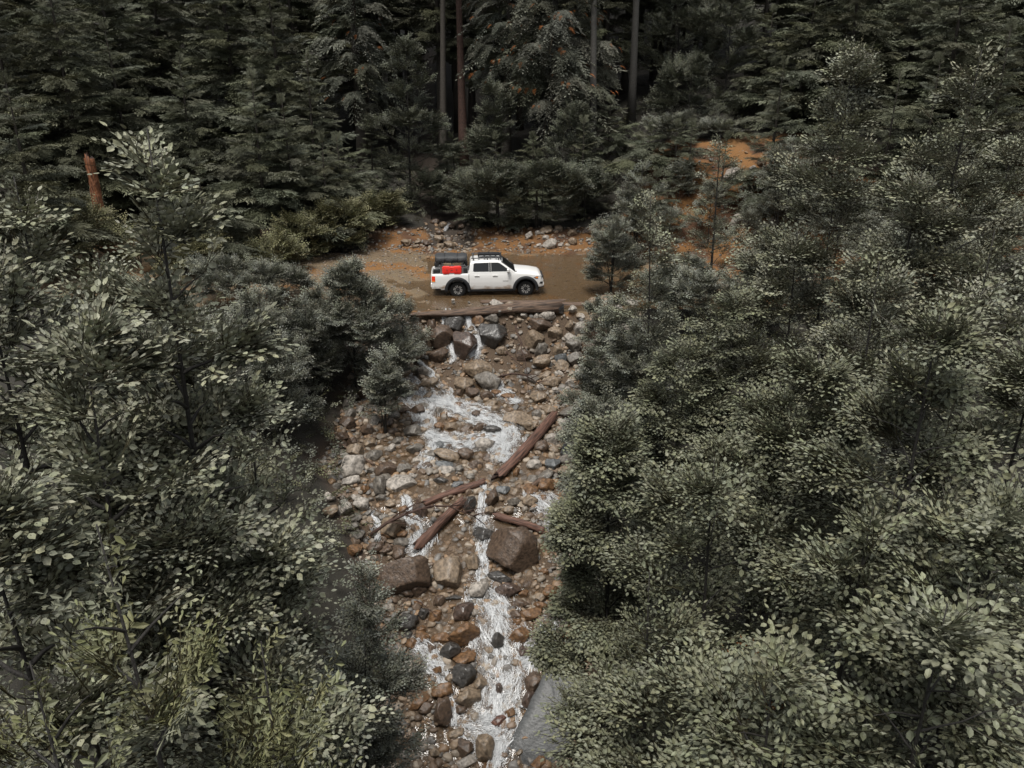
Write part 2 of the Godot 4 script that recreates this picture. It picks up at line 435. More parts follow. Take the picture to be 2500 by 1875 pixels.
	[2.71, 7.73, 0.34, 0.24, 0.28, "a", 5, "small angular pale stone beside the top of the diagonal log, first of two"],
	[1.24, 6.56, 0.39, 0.33, 0.37, "a", 5, "small angular pale stone downstream of the square tan boulder, first of two"],
	[3.4, 5.99, 0.37, 0.27, 0.36, "a", 2, "small angular tan stone downstream of the streamside shrubs"],
	[2.35, 6.7, 0.32, 0.21, 0.23, "r", 5, "small rounded pale stone beside the square tan boulder, second of two"],
	[1.85, 6.86, 0.36, 0.27, 0.26, "a", 5, "small angular pale stone downstream of the square tan boulder, second of two"],
	[2.21, 7.87, 0.33, 0.2, 0.31, "a", 5, "small angular pale stone beside the top of the diagonal log, second of two"],
	[-2.31, 9.05, 0.3, 0.18, 0.3, "a", 4, "small angular rusty stone upstream of the foaming riffle"],
	[-3.59, 7.35, 0.38, 0.32, 0.31, "r", 2, "small rounded tan stone upstream of the upper rapid, second of two"],
	[-0.9, 7.81, 0.46, 0.28, 0.44, "r", 2, "hand-sized rounded tan stone beside the upper pool"],
	[-1.04, 8.37, 0.32, 0.2, 0.24, "r", 0, "small rounded brown stone beside the upper pool"],
	[-3.81, 8.6, 0.71, 0.44, 0.5, "a", 0, "chunky angular brown stone beside the upper rapid"],
	[-2.87, 6.74, 0.32, 0.23, 0.32, "a", 2, "small angular tan stone upstream of the upper rapid"],
	[-0.68, 8.39, 0.33, 0.28, 0.31, "r", 2, "small rounded tan stone beside the upper pool"],
	[-2.91, 9.77, 0.36, 0.31, 0.28, "r", 4, "hand-sized rounded rusty stone downstream of the upper rapid"],
	[-2.26, 7.99, 0.34, 0.26, 0.29, "r", 4, "small rounded rusty stone beside the upper rapid, second of two"],
	[-0.71, 9.16, 0.33, 0.19, 0.26, "r", 3, "small rounded grey stone beside the long brown tan block"],
	[-4.05, 7.44, 0.5, 0.32, 0.48, "r", 2, "hand-sized rounded tan stone beside the upper rapid"],
	[-3.04, 8.51, 0.34, 0.31, 0.33, "a", 3, "small angular grey stone beside the upper rapid"],
	[-1.77, 7.1, 0.67, 0.54, 0.53, "a", 0, "chunky angular brown stone downstream of the tilted tan slab"],
	[-1.82, 9.84, 0.6, 0.53, 0.48, "a", 0, "chunky angular brown stone upstream of the foaming riffle"],
	[-3.79, 6.72, 0.32, 0.22, 0.24, "r", 2, "small rounded tan stone upstream of the upper rapid, first of two"],
	[-0.7, 7.03, 0.46, 0.3, 0.41, "a", 4, "hand-sized angular rusty stone beside the upper pool"],
	[-2.88, 7.44, 0.32, 0.22, 0.31, "r", 4, "small rounded rusty stone beside the upper rapid, first of two"],
	[-1.36, 7.76, 0.36, 0.25, 0.27, "a", 3, "small angular grey stone downstream of the tilted tan slab"],
	[-3.64, 8.05, 0.36, 0.2, 0.31, "r", 3, "small rounded grey stone beside the upper rapid"],
	[-3.42, 9.45, 0.36, 0.26, 0.3, "r", 2, "small rounded tan stone downstream of the upper rapid"],
	[-1.83, 9.14, 0.32, 0.19, 0.25, "r", 2, "small rounded tan stone upstream of the foaming riffle"],
	[-1.88, 7.71, 0.37, 0.22, 0.3, "a", 2, "small angular tan stone downstream of the tilted tan slab"],
	[-1.48, 8.82, 0.33, 0.31, 0.3, "r", 0, "small rounded brown stone upstream of the foaming riffle"],
	[-0.36, 9.05, 0.35, 0.21, 0.26, "a", 3, "small angular grey stone beside the long brown tan block"],
	[-1.33, 10.04, 0.52, 0.38, 0.43, "a", 0, "chunky angular brown stone beside the foaming riffle"],
	[-3.17, 8.03, 0.34, 0.2, 0.31, "a", 4, "small angular rusty stone beside the upper rapid"],
	[-3.89, 9.52, 0.37, 0.23, 0.33, "a", 0, "hand-sized angular brown stone downstream of the upper rapid"],
	[-2.43, 9.72, 0.57, 0.41, 0.44, "a", 2, "chunky angular tan stone beside the foaming riffle"],
	[-3.51, 10.04, 0.37, 0.24, 0.32, "r", 2, "hand-sized rounded tan stone downstream of the upper rapid"],
	[-6.78, 8.23, 0.65, 0.5, 0.48, "a", 3, "chunky angular grey stone upstream of the rust orange rock"],
	[-5.36, 7.85, 0.57, 0.41, 0.41, "a", 3, "chunky angular grey stone upstream of the dark shrub, third of three"],
	[-6.66, 10.49, 0.58, 0.34, 0.5, "a", 0, "chunky angular brown stone beside the rust orange rock"],
	[-6.12, 10.85, 0.44, 0.38, 0.4, "a", 0, "hand-sized angular brown stone beside the rust orange rock"],
	[-6.62, 8.84, 0.45, 0.33, 0.36, "r", 3, "hand-sized rounded grey stone beside the rust orange rock"],
	[-5.0, 7.24, 0.48, 0.37, 0.37, "r", 2, "hand-sized rounded tan stone upstream of the dark shrub"],
	[-6.58, 9.66, 0.59, 0.44, 0.48, "r", 0, "chunky rounded brown stone beside the rust orange rock"],
	[-6.86, 6.92, 0.56, 0.46, 0.44, "a", 3, "chunky angular grey stone beside the dark shrub"],
	[-5.52, 10.87, 0.49, 0.36, 0.44, "a", 2, "chunky angular tan stone downstream of the rust orange rock"],
	[-6.28, 8.43, 0.45, 0.31, 0.44, "r", 3, "hand-sized rounded grey stone upstream of the rust orange rock"],
	[-4.85, 8.84, 0.52, 0.42, 0.47, "a", 3, "hand-sized angular grey stone beside the dark shrub, second of two"],
	[-4.43, 8.44, 0.6, 0.49, 0.46, "a", 0, "chunky angular brown stone beside the dark shrub, second of two"],
	[-6.27, 7.12, 0.73, 0.49, 0.52, "a", 0, "chunky angular brown stone beside the dark shrub, first of two"],
	[-5.01, 9.39, 0.44, 0.3, 0.43, "r", 0, "hand-sized rounded brown stone downstream of the dark shrub"],
	[-6.0, 9.09, 0.44, 0.37, 0.35, "a", 0, "hand-sized angular brown stone upstream of the rust orange rock"],
	[-6.52, 11.04, 0.47, 0.26, 0.34, "a", 0, "hand-sized angular brown stone upstream of the whitish boulder"],
	[-6.72, 7.54, 0.49, 0.37, 0.47, "a", 3, "hand-sized angular grey stone beside the dark shrub, first of two"],
	[1.62, 11.4, 0.41, 0.37, 0.35, "r", 2, "hand-sized rounded tan stone beside the pale grey block"],
	[1.42, 9.34, 0.59, 0.43, 0.51, "r", 2, "chunky rounded tan stone downstream of the top of the diagonal log"],
	[2.11, 11.62, 0.69, 0.6, 0.62, "a", 6, "stout angular bluish grey stone downstream of the pale grey block"],
	[2.54, 11.79, 0.46, 0.41, 0.39, "r", 3, "hand-sized rounded grey stone downstream of the pale grey block"],
	[2.5, 12.34, 0.42, 0.37, 0.38, "a", 6, "hand-sized angular bluish grey stone downstream of the pale grey block"],
	[2.69, 10.8, 0.37, 0.27, 0.26, "r", 5, "hand-sized rounded pale stone beside the pale grey block"],
	[2.95, 9.29, 0.42, 0.3, 0.34, "r", 2, "hand-sized rounded tan stone upstream of the pale grey block, second of three"],
	[1.48, 12.46, 0.58, 0.47, 0.5, "a", 6, "chunky angular bluish grey stone upstream of the side fall"],
	[3.09, 8.74, 0.4, 0.26, 0.3, "r", 2, "hand-sized rounded tan stone upstream of the pale grey block, first of three"],
	[2.52, 9.32, 0.4, 0.22, 0.29, "r", 2, "hand-sized rounded tan stone upstream of the pale grey block, third of three"],
	[2.1, 12.84, 0.74, 0.48, 0.66, "r", 2, "stout rounded tan stone beside the side fall"],
	[2.02, 12.25, 0.51, 0.45, 0.46, "r", 3, "chunky rounded grey stone downstream of the pale grey block"],
	[2.78, 12.96, 0.49, 0.39, 0.36, "a", 5, "chunky angular pale stone downstream of the pale grey block"],
	[2.8, 10.02, 0.4, 0.29, 0.3, "a", 6, "hand-sized angular bluish grey stone upstream of the pale grey block, first of two"],
	[2.91, 11.54, 0.37, 0.22, 0.32, "a", 3, "hand-sized angular grey stone beside the pale grey block"],
	[2.15, 11.08, 0.39, 0.35, 0.37, "a", 5, "hand-sized angular pale stone beside the pale grey block"],
	[2.34, 8.64, 0.74, 0.44, 0.52, "r", 3, "stout rounded grey stone beside the top of the diagonal log"],
	[1.99, 9.36, 0.41, 0.32, 0.3, "r", 5, "hand-sized rounded pale stone beside the top of the diagonal log"],
	[2.24, 10.45, 0.39, 0.23, 0.38, "a", 6, "hand-sized angular bluish grey stone upstream of the pale grey block, second of two"],
	[-5.92, 11.62, 0.63, 0.47, 0.46, "r", 2, "chunky rounded tan stone upstream of the whitish boulder"],
	[-5.76, 14.64, 0.65, 0.39, 0.49, "a", 5, "stout angular pale stone downstream of the whitish boulder"],
	[-6.37, 14.44, 0.4, 0.33, 0.29, "a", 5, "hand-sized angular pale stone downstream of the whitish boulder, second of two"],
	[-6.26, 11.8, 0.41, 0.25, 0.34, "a", 5, "hand-sized angular pale stone upstream of the whitish boulder"],
	[-5.13, 12.61, 0.37, 0.24, 0.36, "a", 3, "hand-sized angular grey stone beside the whitish boulder"],
	[-4.62, 14.1, 0.37, 0.28, 0.27, "a", 3, "hand-sized angular grey stone beside the side channel"],
	[-6.28, 13.63, 0.33, 0.25, 0.23, "a", 3, "hand-sized angular grey stone downstream of the whitish boulder"],
	[-5.88, 14.31, 0.3, 0.19, 0.3, "a", 5, "small angular pale stone downstream of the whitish boulder, second of two"],
	[-6.2, 14.93, 0.48, 0.4, 0.4, "r", 2, "chunky rounded tan stone downstream of the whitish boulder"],
	[-4.99, 14.68, 0.34, 0.21, 0.29, "r", 3, "hand-sized rounded grey stone beside the side channel, first of two"],
	[-5.98, 12.82, 0.31, 0.2, 0.25, "a", 5, "small angular pale stone downstream of the whitish boulder, first of two"],
	[-5.52, 12.81, 0.37, 0.29, 0.3, "a", 2, "hand-sized angular tan stone downstream of the whitish boulder"],
	[-6.62, 12.22, 0.43, 0.3, 0.39, "a", 2, "hand-sized angular tan stone beside the whitish boulder"],
	[-4.69, 13.12, 0.55, 0.32, 0.51, "a", 3, "chunky angular grey stone upstream of the side channel"],
	[-4.25, 14.28, 0.37, 0.21, 0.36, "r", 2, "hand-sized rounded tan stone upstream of the side channel, second of two"],
	[-6.44, 13.21, 0.47, 0.27, 0.4, "a", 3, "chunky angular grey stone beside the whitish boulder"],
	[-4.33, 13.72, 0.33, 0.22, 0.24, "r", 2, "hand-sized rounded tan stone upstream of the side channel, first of two"],
	[-5.55, 14.1, 0.32, 0.18, 0.23, "a", 5, "hand-sized angular pale stone downstream of the whitish boulder, first of two"],
	[-0.79, 12.88, 0.32, 0.2, 0.28, "a", 3, "small angular grey stone beside the foot of the diagonal log"],
	[-1.14, 13.23, 0.38, 0.24, 0.37, "a", 3, "hand-sized angular grey stone beside the foot of the diagonal log"],
	[-3.14, 13.12, 0.34, 0.25, 0.25, "a", 2, "hand-sized angular tan stone beside the middle log"],
	[-1.93, 12.6, 0.29, 0.25, 0.27, "r", 3, "small rounded grey stone upstream of the middle log"],
	[-3.1, 12.41, 0.46, 0.29, 0.34, "a", 0, "hand-sized angular brown stone beside the middle log, first of two"],
	[-0.93, 11.89, 0.34, 0.3, 0.33, "a", 0, "hand-sized angular brown stone beside the foot of the diagonal log"],
	[-3.12, 11.08, 0.29, 0.16, 0.24, "a", 5, "small angular pale stone beside the foaming riffle"],
	[-1.5, 13.09, 0.27, 0.23, 0.25, "r", 3, "small rounded grey stone beside the middle log"],
	[-3.58, 11.94, 0.46, 0.27, 0.41, "a", 5, "hand-sized angular pale stone beside the middle log"],
	[-1.46, 13.47, 0.28, 0.17, 0.25, "r", 0, "small rounded brown stone beside the middle log"],
	[-2.01, 11.1, 0.37, 0.31, 0.29, "a", 0, "hand-sized angular brown stone downstream of the foaming riffle"],
	[-2.97, 11.66, 0.49, 0.37, 0.48, "r", 3, "chunky rounded grey stone beside the foaming riffle"],
	[-2.37, 11.12, 0.36, 0.3, 0.34, "a", 0, "hand-sized angular brown stone beside the foaming riffle"],
	[-1.36, 12.39, 0.55, 0.34, 0.39, "a", 0, "chunky angular brown stone beside the foot of the diagonal log"],
	[-3.66, 12.98, 0.29, 0.2, 0.28, "a", 5, "small angular pale stone upstream of the side channel"],
	[-1.07, 11.08, 0.67, 0.58, 0.6, "r", 5, "chunky rounded pale stone beside the foaming riffle"],
	[-1.48, 11.06, 0.32, 0.27, 0.23, "a", 3, "small angular grey stone beside the foaming riffle"],
	[-0.83, 12.46, 0.35, 0.26, 0.35, "a", 5, "hand-sized angular pale stone beside the foot of the diagonal log"],
	[-2.77, 13.49, 0.31, 0.27, 0.25, "r", 2, "small rounded tan stone beside the middle log"],
	[-3.52, 12.46, 0.35, 0.28, 0.32, "a", 0, "hand-sized angular brown stone beside the middle log, second of two"],
	[1.09, 14.17, 0.31, 0.27, 0.24, "r", 4, "small rounded rusty stone downstream of the side fall"],
	[0.09, 13.8, 0.38, 0.22, 0.29, "r", 2, "hand-sized rounded tan stone downstream of the foot of the diagonal log"],
	[-0.2, 13.12, 0.38, 0.32, 0.35, "a", 4, "hand-sized angular rusty stone downstream of the foot of the diagonal log"],
	[1.83, 13.68, 0.35, 0.33, 0.27, "r", 3, "hand-sized rounded grey stone beside the side fall"],
	[1.21, 13.03, 0.59, 0.41, 0.49, "r", 3, "chunky rounded grey stone upstream of the side fall"],
	[0.14, 12.82, 0.32, 0.3, 0.31, "a", 4, "small angular rusty stone beside the foot of the diagonal log"],
	[1.85, 14.33, 0.48, 0.4, 0.36, "r", 2, "chunky rounded tan stone beside the side fall, second of two"],
	[0.63, 13.8, 0.56, 0.34, 0.46, "a", 4, "chunky angular rusty stone beside the side fall"],
	[0.23, 13.28, 0.35, 0.24, 0.3, "r", 2, "hand-sized rounded tan stone beside the foot of the diagonal log"],
	[1.19, 13.59, 0.6, 0.48, 0.46, "r", 4, "chunky rounded rusty stone upstream of the side fall"],
	[1.57, 12.97, 0.34, 0.24, 0.27, "a", 3, "hand-sized angular grey stone upstream of the side fall"],
	[0.61, 14.28, 0.46, 0.39, 0.4, "r", 2, "chunky rounded tan stone beside the side fall, first of two"],
	[1.78, 14.05, 0.31, 0.19, 0.24, "r", 4, "small rounded rusty stone beside the side fall"],
	[-0.25, 12.67, 0.34, 0.23, 0.28, "a", 4, "hand-sized angular rusty stone beside the foot of the diagonal log"],
	[-4.7, 15.37, 0.33, 0.26, 0.25, "a", 3, "hand-sized angular grey stone downstream of the side channel"],
	[-3.77, 15.11, 0.36, 0.34, 0.26, "a", 0, "hand-sized angular brown stone downstream of the side channel"],
	[-4.6, 15.84, 0.53, 0.37, 0.47, "r", 0, "chunky rounded brown stone downstream of the side channel"],
	[-3.77, 16.1, 0.61, 0.39, 0.52, "a", 0, "stout angular brown stone upstream of the huge grey brown boulder"],
	[-3.74, 15.74, 0.54, 0.32, 0.41, "a", 3, "chunky angular grey stone upstream of the huge grey brown boulder"],
	[-5.47, 15.19, 0.53, 0.3, 0.39, "r", 3, "chunky rounded grey stone beside the side channel"],
	[-5.41, 14.83, 0.43, 0.26, 0.31, "r", 3, "hand-sized rounded grey stone beside the side channel, second of two"],
	[-5.26, 16.17, 0.52, 0.36, 0.46, "a", 4, "chunky angular rusty stone downstream of the side channel"],
	[-4.22, 15.95, 0.4, 0.23, 0.36, "r", 0, "hand-sized rounded brown stone upstream of the huge grey brown boulder"],
	[-3.73, 15.44, 0.33, 0.23, 0.26, "r", 4, "hand-sized rounded rusty stone downstream of the side channel"],
	[-5.27, 15.59, 0.46, 0.3, 0.37, "a", 3, "chunky angular grey stone beside the side channel"],
	[-4.25, 15.47, 0.4, 0.25, 0.33, "a", 4, "hand-sized angular rusty stone downstream of the side channel"],
	[0.24, 21.74, 0.34, 0.25, 0.25, "a", 2, "hand-sized angular tan stone downstream of the lower foam"],
	[0.73, 22.01, 0.38, 0.26, 0.35, "r", 4, "chunky rounded rusty stone beside the lower foam"],
	[-2.21, 21.79, 0.37, 0.34, 0.27, "a", 2, "chunky angular tan stone beside the lower foam"],
	[-2.21, 19.82, 0.3, 0.27, 0.23, "a", 4, "hand-sized angular rusty stone beside the black wet boulder"],
	[-2.49, 19.2, 0.34, 0.32, 0.32, "a", 0, "hand-sized angular brown stone beside the big orange brown block"],
	[-0.67, 22.11, 0.29, 0.17, 0.24, "r", 4, "hand-sized rounded rusty stone downstream of the lower foam"],
	[-0.74, 19.22, 0.33, 0.22, 0.26, "a", 2, "hand-sized angular tan stone beside the big orange brown block"],
	[-1.42, 19.49, 0.62, 0.35, 0.49, "r", 4, "stout rounded rusty stone upstream of the black wet boulder"],
	[-1.79, 20.01, 0.35, 0.31, 0.29, "r", 2, "hand-sized rounded tan stone beside the black wet boulder"],
	[-0.04, 20.87, 0.39, 0.22, 0.37, "a", 4, "chunky angular rusty stone beside the lower foam"],
	[-2.49, 20.73, 0.43, 0.28, 0.34, "r", 0, "chunky rounded brown stone beside the black wet boulder"],
	[-1.47, 20.76, 0.49, 0.35, 0.39, "a", 0, "chunky angular brown stone beside the lower foam"],
	[-0.88, 21.09, 0.25, 0.18, 0.21, "r", 2, "small rounded tan stone beside the lower foam"],
	[-1.14, 20.81, 0.27, 0.17, 0.24, "r", 2, "hand-sized rounded tan stone beside the lower foam"],
	[-1.18, 19.82, 0.26, 0.19, 0.2, "r", 2, "small rounded tan stone upstream of the black wet boulder"],
	[-2.04, 20.37, 0.57, 0.38, 0.41, "r", 4, "stout rounded rusty stone beside the black wet boulder"],
	[-3.28, 18.46, 0.55, 0.47, 0.55, "r", 1, "chunky rounded dark stone downstream of the huge grey brown boulder"],
	[-3.08, 19.11, 0.35, 0.3, 0.25, "r", 4, "hand-sized rounded rusty stone beside the big orange brown block"],
	[-3.35, 17.73, 0.31, 0.18, 0.26, "a", 0, "hand-sized angular brown stone downstream of the huge grey brown boulder"],
	[-2.77, 18.2, 0.35, 0.32, 0.27, "a", 1, "hand-sized angular dark stone downstream of the huge grey brown boulder"],
	[-2.81, 18.6, 0.31, 0.22, 0.25, "a", 4, "hand-sized angular rusty stone beside the big orange brown block"],
	[-3.2, 18.8, 0.31, 0.22, 0.25, "r", 1, "hand-sized rounded dark stone downstream of the huge grey brown boulder"],
	[-2.97, 17.4, 0.56, 0.46, 0.45, "a", 0, "chunky angular brown stone downstream of the huge grey brown boulder"],
	[-2.77, 18.86, 0.42, 0.32, 0.3, "a", 4, "chunky angular rusty stone beside the big orange brown block"],
	[-3.4, 17.4, 0.55, 0.32, 0.38, "r", 0, "chunky rounded brown stone downstream of the huge grey brown boulder"],
	[-2.97, 17.81, 0.32, 0.19, 0.25, "a", 4, "hand-sized angular rusty stone downstream of the huge grey brown boulder"],
	[1.1, 18.56, 0.42, 0.31, 0.37, "a", 0, "chunky angular brown stone beside the orange tan ledge, second of two"],
	[0.22, 18.88, 0.67, 0.54, 0.52, "a", 4, "stout angular rusty stone downstream of the orange tan ledge"],
	[1.83, 17.49, 0.42, 0.34, 0.35, "r", 0, "chunky rounded brown stone beside the orange tan ledge"],
	[0.18, 18.44, 0.34, 0.22, 0.28, "a", 4, "hand-sized angular rusty stone beside the orange tan ledge, first of two"],
	[1.79, 18.56, 0.32, 0.23, 0.3, "r", 4, "hand-sized rounded rusty stone beside the orange tan ledge, second of two"],
	[1.18, 18.18, 0.38, 0.34, 0.36, "a", 0, "hand-sized angular brown stone beside the orange tan ledge"],
	[0.91, 17.66, 0.34, 0.26, 0.26, "r", 2, "hand-sized rounded tan stone upstream of the orange tan ledge"],
	[0.15, 18.2, 0.43, 0.28, 0.38, "a", 0, "chunky angular brown stone beside the orange tan ledge, first of two"],
	[1.74, 18.9, 0.41, 0.31, 0.35, "a", 4, "chunky angular rusty stone beside the orange tan ledge"],
	[1.46, 17.87, 0.43, 0.34, 0.36, "a", 2, "chunky angular tan stone beside the orange tan ledge"],
	[1.5, 18.1, 0.31, 0.23, 0.3, "r", 2, "hand-sized rounded tan stone beside the orange tan ledge"],
	[1.56, 19.12, 0.35, 0.23, 0.29, "a", 4, "hand-sized angular rusty stone beside the orange tan ledge, second of two"],
	[1.91, 17.85, 0.44, 0.35, 0.33, "r", 4, "chunky rounded rusty stone beside the orange tan ledge"],
	[0.9, 17.92, 0.38, 0.23, 0.27, "r", 4, "hand-sized rounded rusty stone beside the orange tan ledge, first of two"],
	[-5.25, -10.34, 0.53, 0.39, 0.47, "a", 0, "small angular brown stone near the stream mouth behind the truck"],
	[-5.84, -9.82, 0.41, 0.29, 0.31, "r", 2, "small rounded tan stone near the stream mouth behind the truck, third of three"],
	[-3.91, -11.0, 0.65, 0.5, 0.61, "r", 2, "hand-sized rounded tan stone near the shaded stream bed"],
	[-6.49, -10.43, 0.58, 0.4, 0.55, "r", 2, "hand-sized rounded tan stone near the stream mouth behind the truck"],
	[-4.61, -11.49, 0.63, 0.51, 0.48, "a", 2, "hand-sized angular tan stone near the stream mouth behind the truck"],
	[-5.79, -10.58, 0.4, 0.24, 0.35, "r", 2, "small rounded tan stone near the stream mouth behind the truck, second of three"],
	[-3.92, -11.71, 0.47, 0.3, 0.4, "r", 0, "small rounded brown stone near the shaded stream bed, fifth of five"],
	[-4.45, -10.69, 0.48, 0.31, 0.38, "r", 2, "small rounded tan stone near the stream mouth behind the truck, first of three"],
	[-4.69, -13.17, 0.44, 0.35, 0.39, "r", 0, "small rounded brown stone near the shaded stream bed, third of five"],
	[-3.99, -14.71, 0.49, 0.29, 0.39, "r", 0, "small rounded brown stone near the shaded stream bed, second of five"],
	[-4.56, -14.84, 0.49, 0.4, 0.47, "r", 2, "small rounded tan stone near the shaded stream bed"],
	[-5.2, -15.61, 0.49, 0.45, 0.35, "r", 0, "small rounded brown stone near the shaded stream bed, first of five"],
	[-3.24, -12.71, 0.52, 0.29, 0.38, "r", 0, "small rounded brown stone near the shaded stream bed, fourth of five"],
	[-3.28, -13.88, 0.67, 0.37, 0.65, "a", 0, "hand-sized angular brown stone near the shaded stream bed"],
	[1.06, -11.1, 0.52, 0.46, 0.48, "a", 5, "small angular pale stone near the far gravel bank, second of four"],
	[4.71, -10.78, 0.37, 0.21, 0.34, "a", 5, "small angular pale stone near the far gravel bank, third of four"],
	[2.28, -9.93, 0.82, 0.61, 0.76, "r", 5, "chunky rounded pale stone near the far gravel bank"],
	[3.7, -10.46, 0.48, 0.41, 0.37, "r", 2, "small rounded tan stone near the far gravel bank, second of two"],
	[1.63, -10.15, 0.35, 0.3, 0.28, "a", 5, "small angular pale stone near the far gravel bank, fourth of four"],
	[2.94, -12.26, 0.5, 0.44, 0.43, "r", 2, "small rounded tan stone near the far gravel bank, first of two"],
	[3.77, -11.52, 0.63, 0.49, 0.55, "a", 2, "hand-sized angular tan stone near the far gravel bank"],
	[5.13, -10.05, 0.35, 0.19, 0.34, "a", 0, "small angular brown stone near the far gravel bank, third of three"],
	[1.03, -10.34, 0.36, 0.22, 0.36, "a", 0, "small angular brown stone near the far gravel bank, second of three"],
	[2.98, -10.17, 0.34, 0.22, 0.25, "r", 5, "small rounded pale stone near the far gravel bank, second of two"],
	[5.12, -11.67, 0.84, 0.54, 0.62, "r", 2, "chunky rounded tan stone near the far gravel bank"],
	[2.08, -11.0, 0.36, 0.33, 0.32, "r", 5, "small rounded pale stone near the far gravel bank, first of two"],
	[2.15, -11.92, 0.71, 0.42, 0.69, "r", 2, "hand-sized rounded tan stone near the far gravel bank"],
	[1.6, -11.62, 0.37, 0.31, 0.33, "a", 5, "small angular pale stone near the far gravel bank, first of four"],
	[4.57, -11.71, 0.47, 0.32, 0.45, "a", 0, "small angular brown stone near the far gravel bank, first of three"],
	[5.5, -10.86, 0.6, 0.34, 0.47, "r", 0, "hand-sized rounded brown stone near the far gravel bank"],
	[13.79, -12.96, 0.96, 0.81, 0.92, "r", 5, "chunky rounded pale stone near the orange dirt slope"],
	[15.14, -10.14, 0.58, 0.33, 0.42, "a", 2, "hand-sized angular tan stone near the orange dirt slope, second of two"],
	[16.86, -11.82, 0.8, 0.61, 0.57, "a", 5, "chunky angular pale stone near the orange dirt slope"],
	[16.4, -10.85, 0.57, 0.42, 0.44, "r", 2, "hand-sized rounded tan stone near the orange dirt slope, second of two"],
	[16.53, -12.49, 0.53, 0.45, 0.48, "r", 2, "small rounded tan stone near the orange dirt slope, second of three"],
	[16.59, -11.36, 0.51, 0.38, 0.42, "r", 2, "small rounded tan stone near the orange dirt slope, third of three"],
	[15.91, -10.35, 0.69, 0.57, 0.49, "a", 5, "hand-sized angular pale stone near the orange dirt slope, second of two"],
	[18.05, -13.08, 0.62, 0.35, 0.57, "r", 2, "hand-sized rounded tan stone near the orange dirt slope, first of two"],
	[14.68, -12.25, 0.75, 0.59, 0.58, "a", 2, "hand-sized angular tan stone near the orange dirt slope, first of two"],
	[15.09, -13.13, 0.58, 0.51, 0.43, "a", 5, "hand-sized angular pale stone near the orange dirt slope, first of two"],
	[12.87, -10.35, 0.86, 0.72, 0.85, "a", 2, "chunky angular tan stone near the orange dirt slope"],
	[15.71, -13.64, 0.52, 0.34, 0.41, "r", 2, "small rounded tan stone near the orange dirt slope, first of three"],
	[14.72, -10.67, 0.7, 0.52, 0.67, "r", 5, "hand-sized rounded pale stone near the orange dirt slope"],
	[13.75, -10.57, 1.13, 0.87, 0.79, "a", 5, "stout angular pale stone near the orange dirt slope"],
	[2.78, 3.41, 0.42, 0.3, 0.41, "a", 5, "hand-sized angular pale stone upstream of the long pale slab"],
	[-0.11, 3.44, 0.6, 0.52, 0.46, "r", 2, "chunky rounded tan stone beside the upper weir log"],
	[1.0, 2.81, 0.43, 0.26, 0.34, "a", 2, "hand-sized angular tan stone beside the upper weir log"],
	[-1.57, 3.4, 0.44, 0.33, 0.38, "a", 2, "hand-sized angular tan stone upstream of the wider waterfall"],
	[0.47, 3.01, 0.61, 0.42, 0.49, "a", 2, "chunky angular tan stone beside the upper weir log"],
	[-0.77, 2.56, 0.64, 0.46, 0.55, "a", 5, "chunky angular pale stone beside the upper weir log"],
	[1.67, 2.84, 0.44, 0.42, 0.41, "r", 2, "hand-sized rounded tan stone beside the long pale slab"],
	[-1.21, 2.43, 0.36, 0.31, 0.35, "a", 3, "small angular grey stone upstream of the wider waterfall"],
	[1.13, 3.55, 0.4, 0.32, 0.39, "a", 5, "small angular pale stone beside the upper weir log"],
	[-0.54, 3.5, 0.41, 0.36, 0.39, "a", 3, "small angular grey stone beside the upper weir log"],
	[0.53, 3.54, 0.36, 0.25, 0.35, "a", 5, "small angular pale stone downstream of the upper weir log"],
	[3.18, 3.56, 0.34, 0.2, 0.27, "a", 5, "small angular pale stone beside the long pale slab"],
	[4.46, 2.0, 0.87, 0.68, 0.77, "r", 2, "stout rounded tan stone upstream of the road edge by the weir"],
	[5.61, 2.41, 0.54, 0.44, 0.52, "r", 5, "hand-sized rounded pale stone beside the road edge by the weir"],
	[5.13, 2.04, 0.59, 0.51, 0.42, "r", 2, "hand-sized rounded tan stone beside the road edge by the weir, second of three"],
	[5.43, 4.17, 1.01, 0.7, 0.79, "a", 5, "stout angular pale stone beside the road edge by the weir"],
	[4.92, 3.95, 0.53, 0.34, 0.46, "a", 5, "hand-sized angular pale stone downstream of the road edge by the weir, second of two"],
	[5.26, 3.83, 0.44, 0.26, 0.38, "a", 2, "hand-sized angular tan stone beside the road edge by the weir, second of two"],
	[4.4, 3.85, 0.55, 0.41, 0.44, "a", 5, "hand-sized angular pale stone downstream of the road edge by the weir, first of two"],
	[4.38, 3.55, 0.71, 0.54, 0.59, "a", 5, "chunky angular pale stone downstream of the road edge by the weir"],
	[3.66, 3.46, 0.45, 0.37, 0.33, "a", 2, "hand-sized angular tan stone beside the road edge by the weir, first of two"],
	[3.74, 1.87, 0.48, 0.39, 0.43, "r", 2, "hand-sized rounded tan stone beside the road edge by the weir, first of three"],
	[4.84, 3.53, 0.53, 0.32, 0.45, "a", 5, "hand-sized angular pale stone beside the road edge by the weir"],
	[5.7, 3.95, 0.49, 0.34, 0.47, "r", 2, "hand-sized rounded tan stone beside the road edge by the weir, third of three"]]

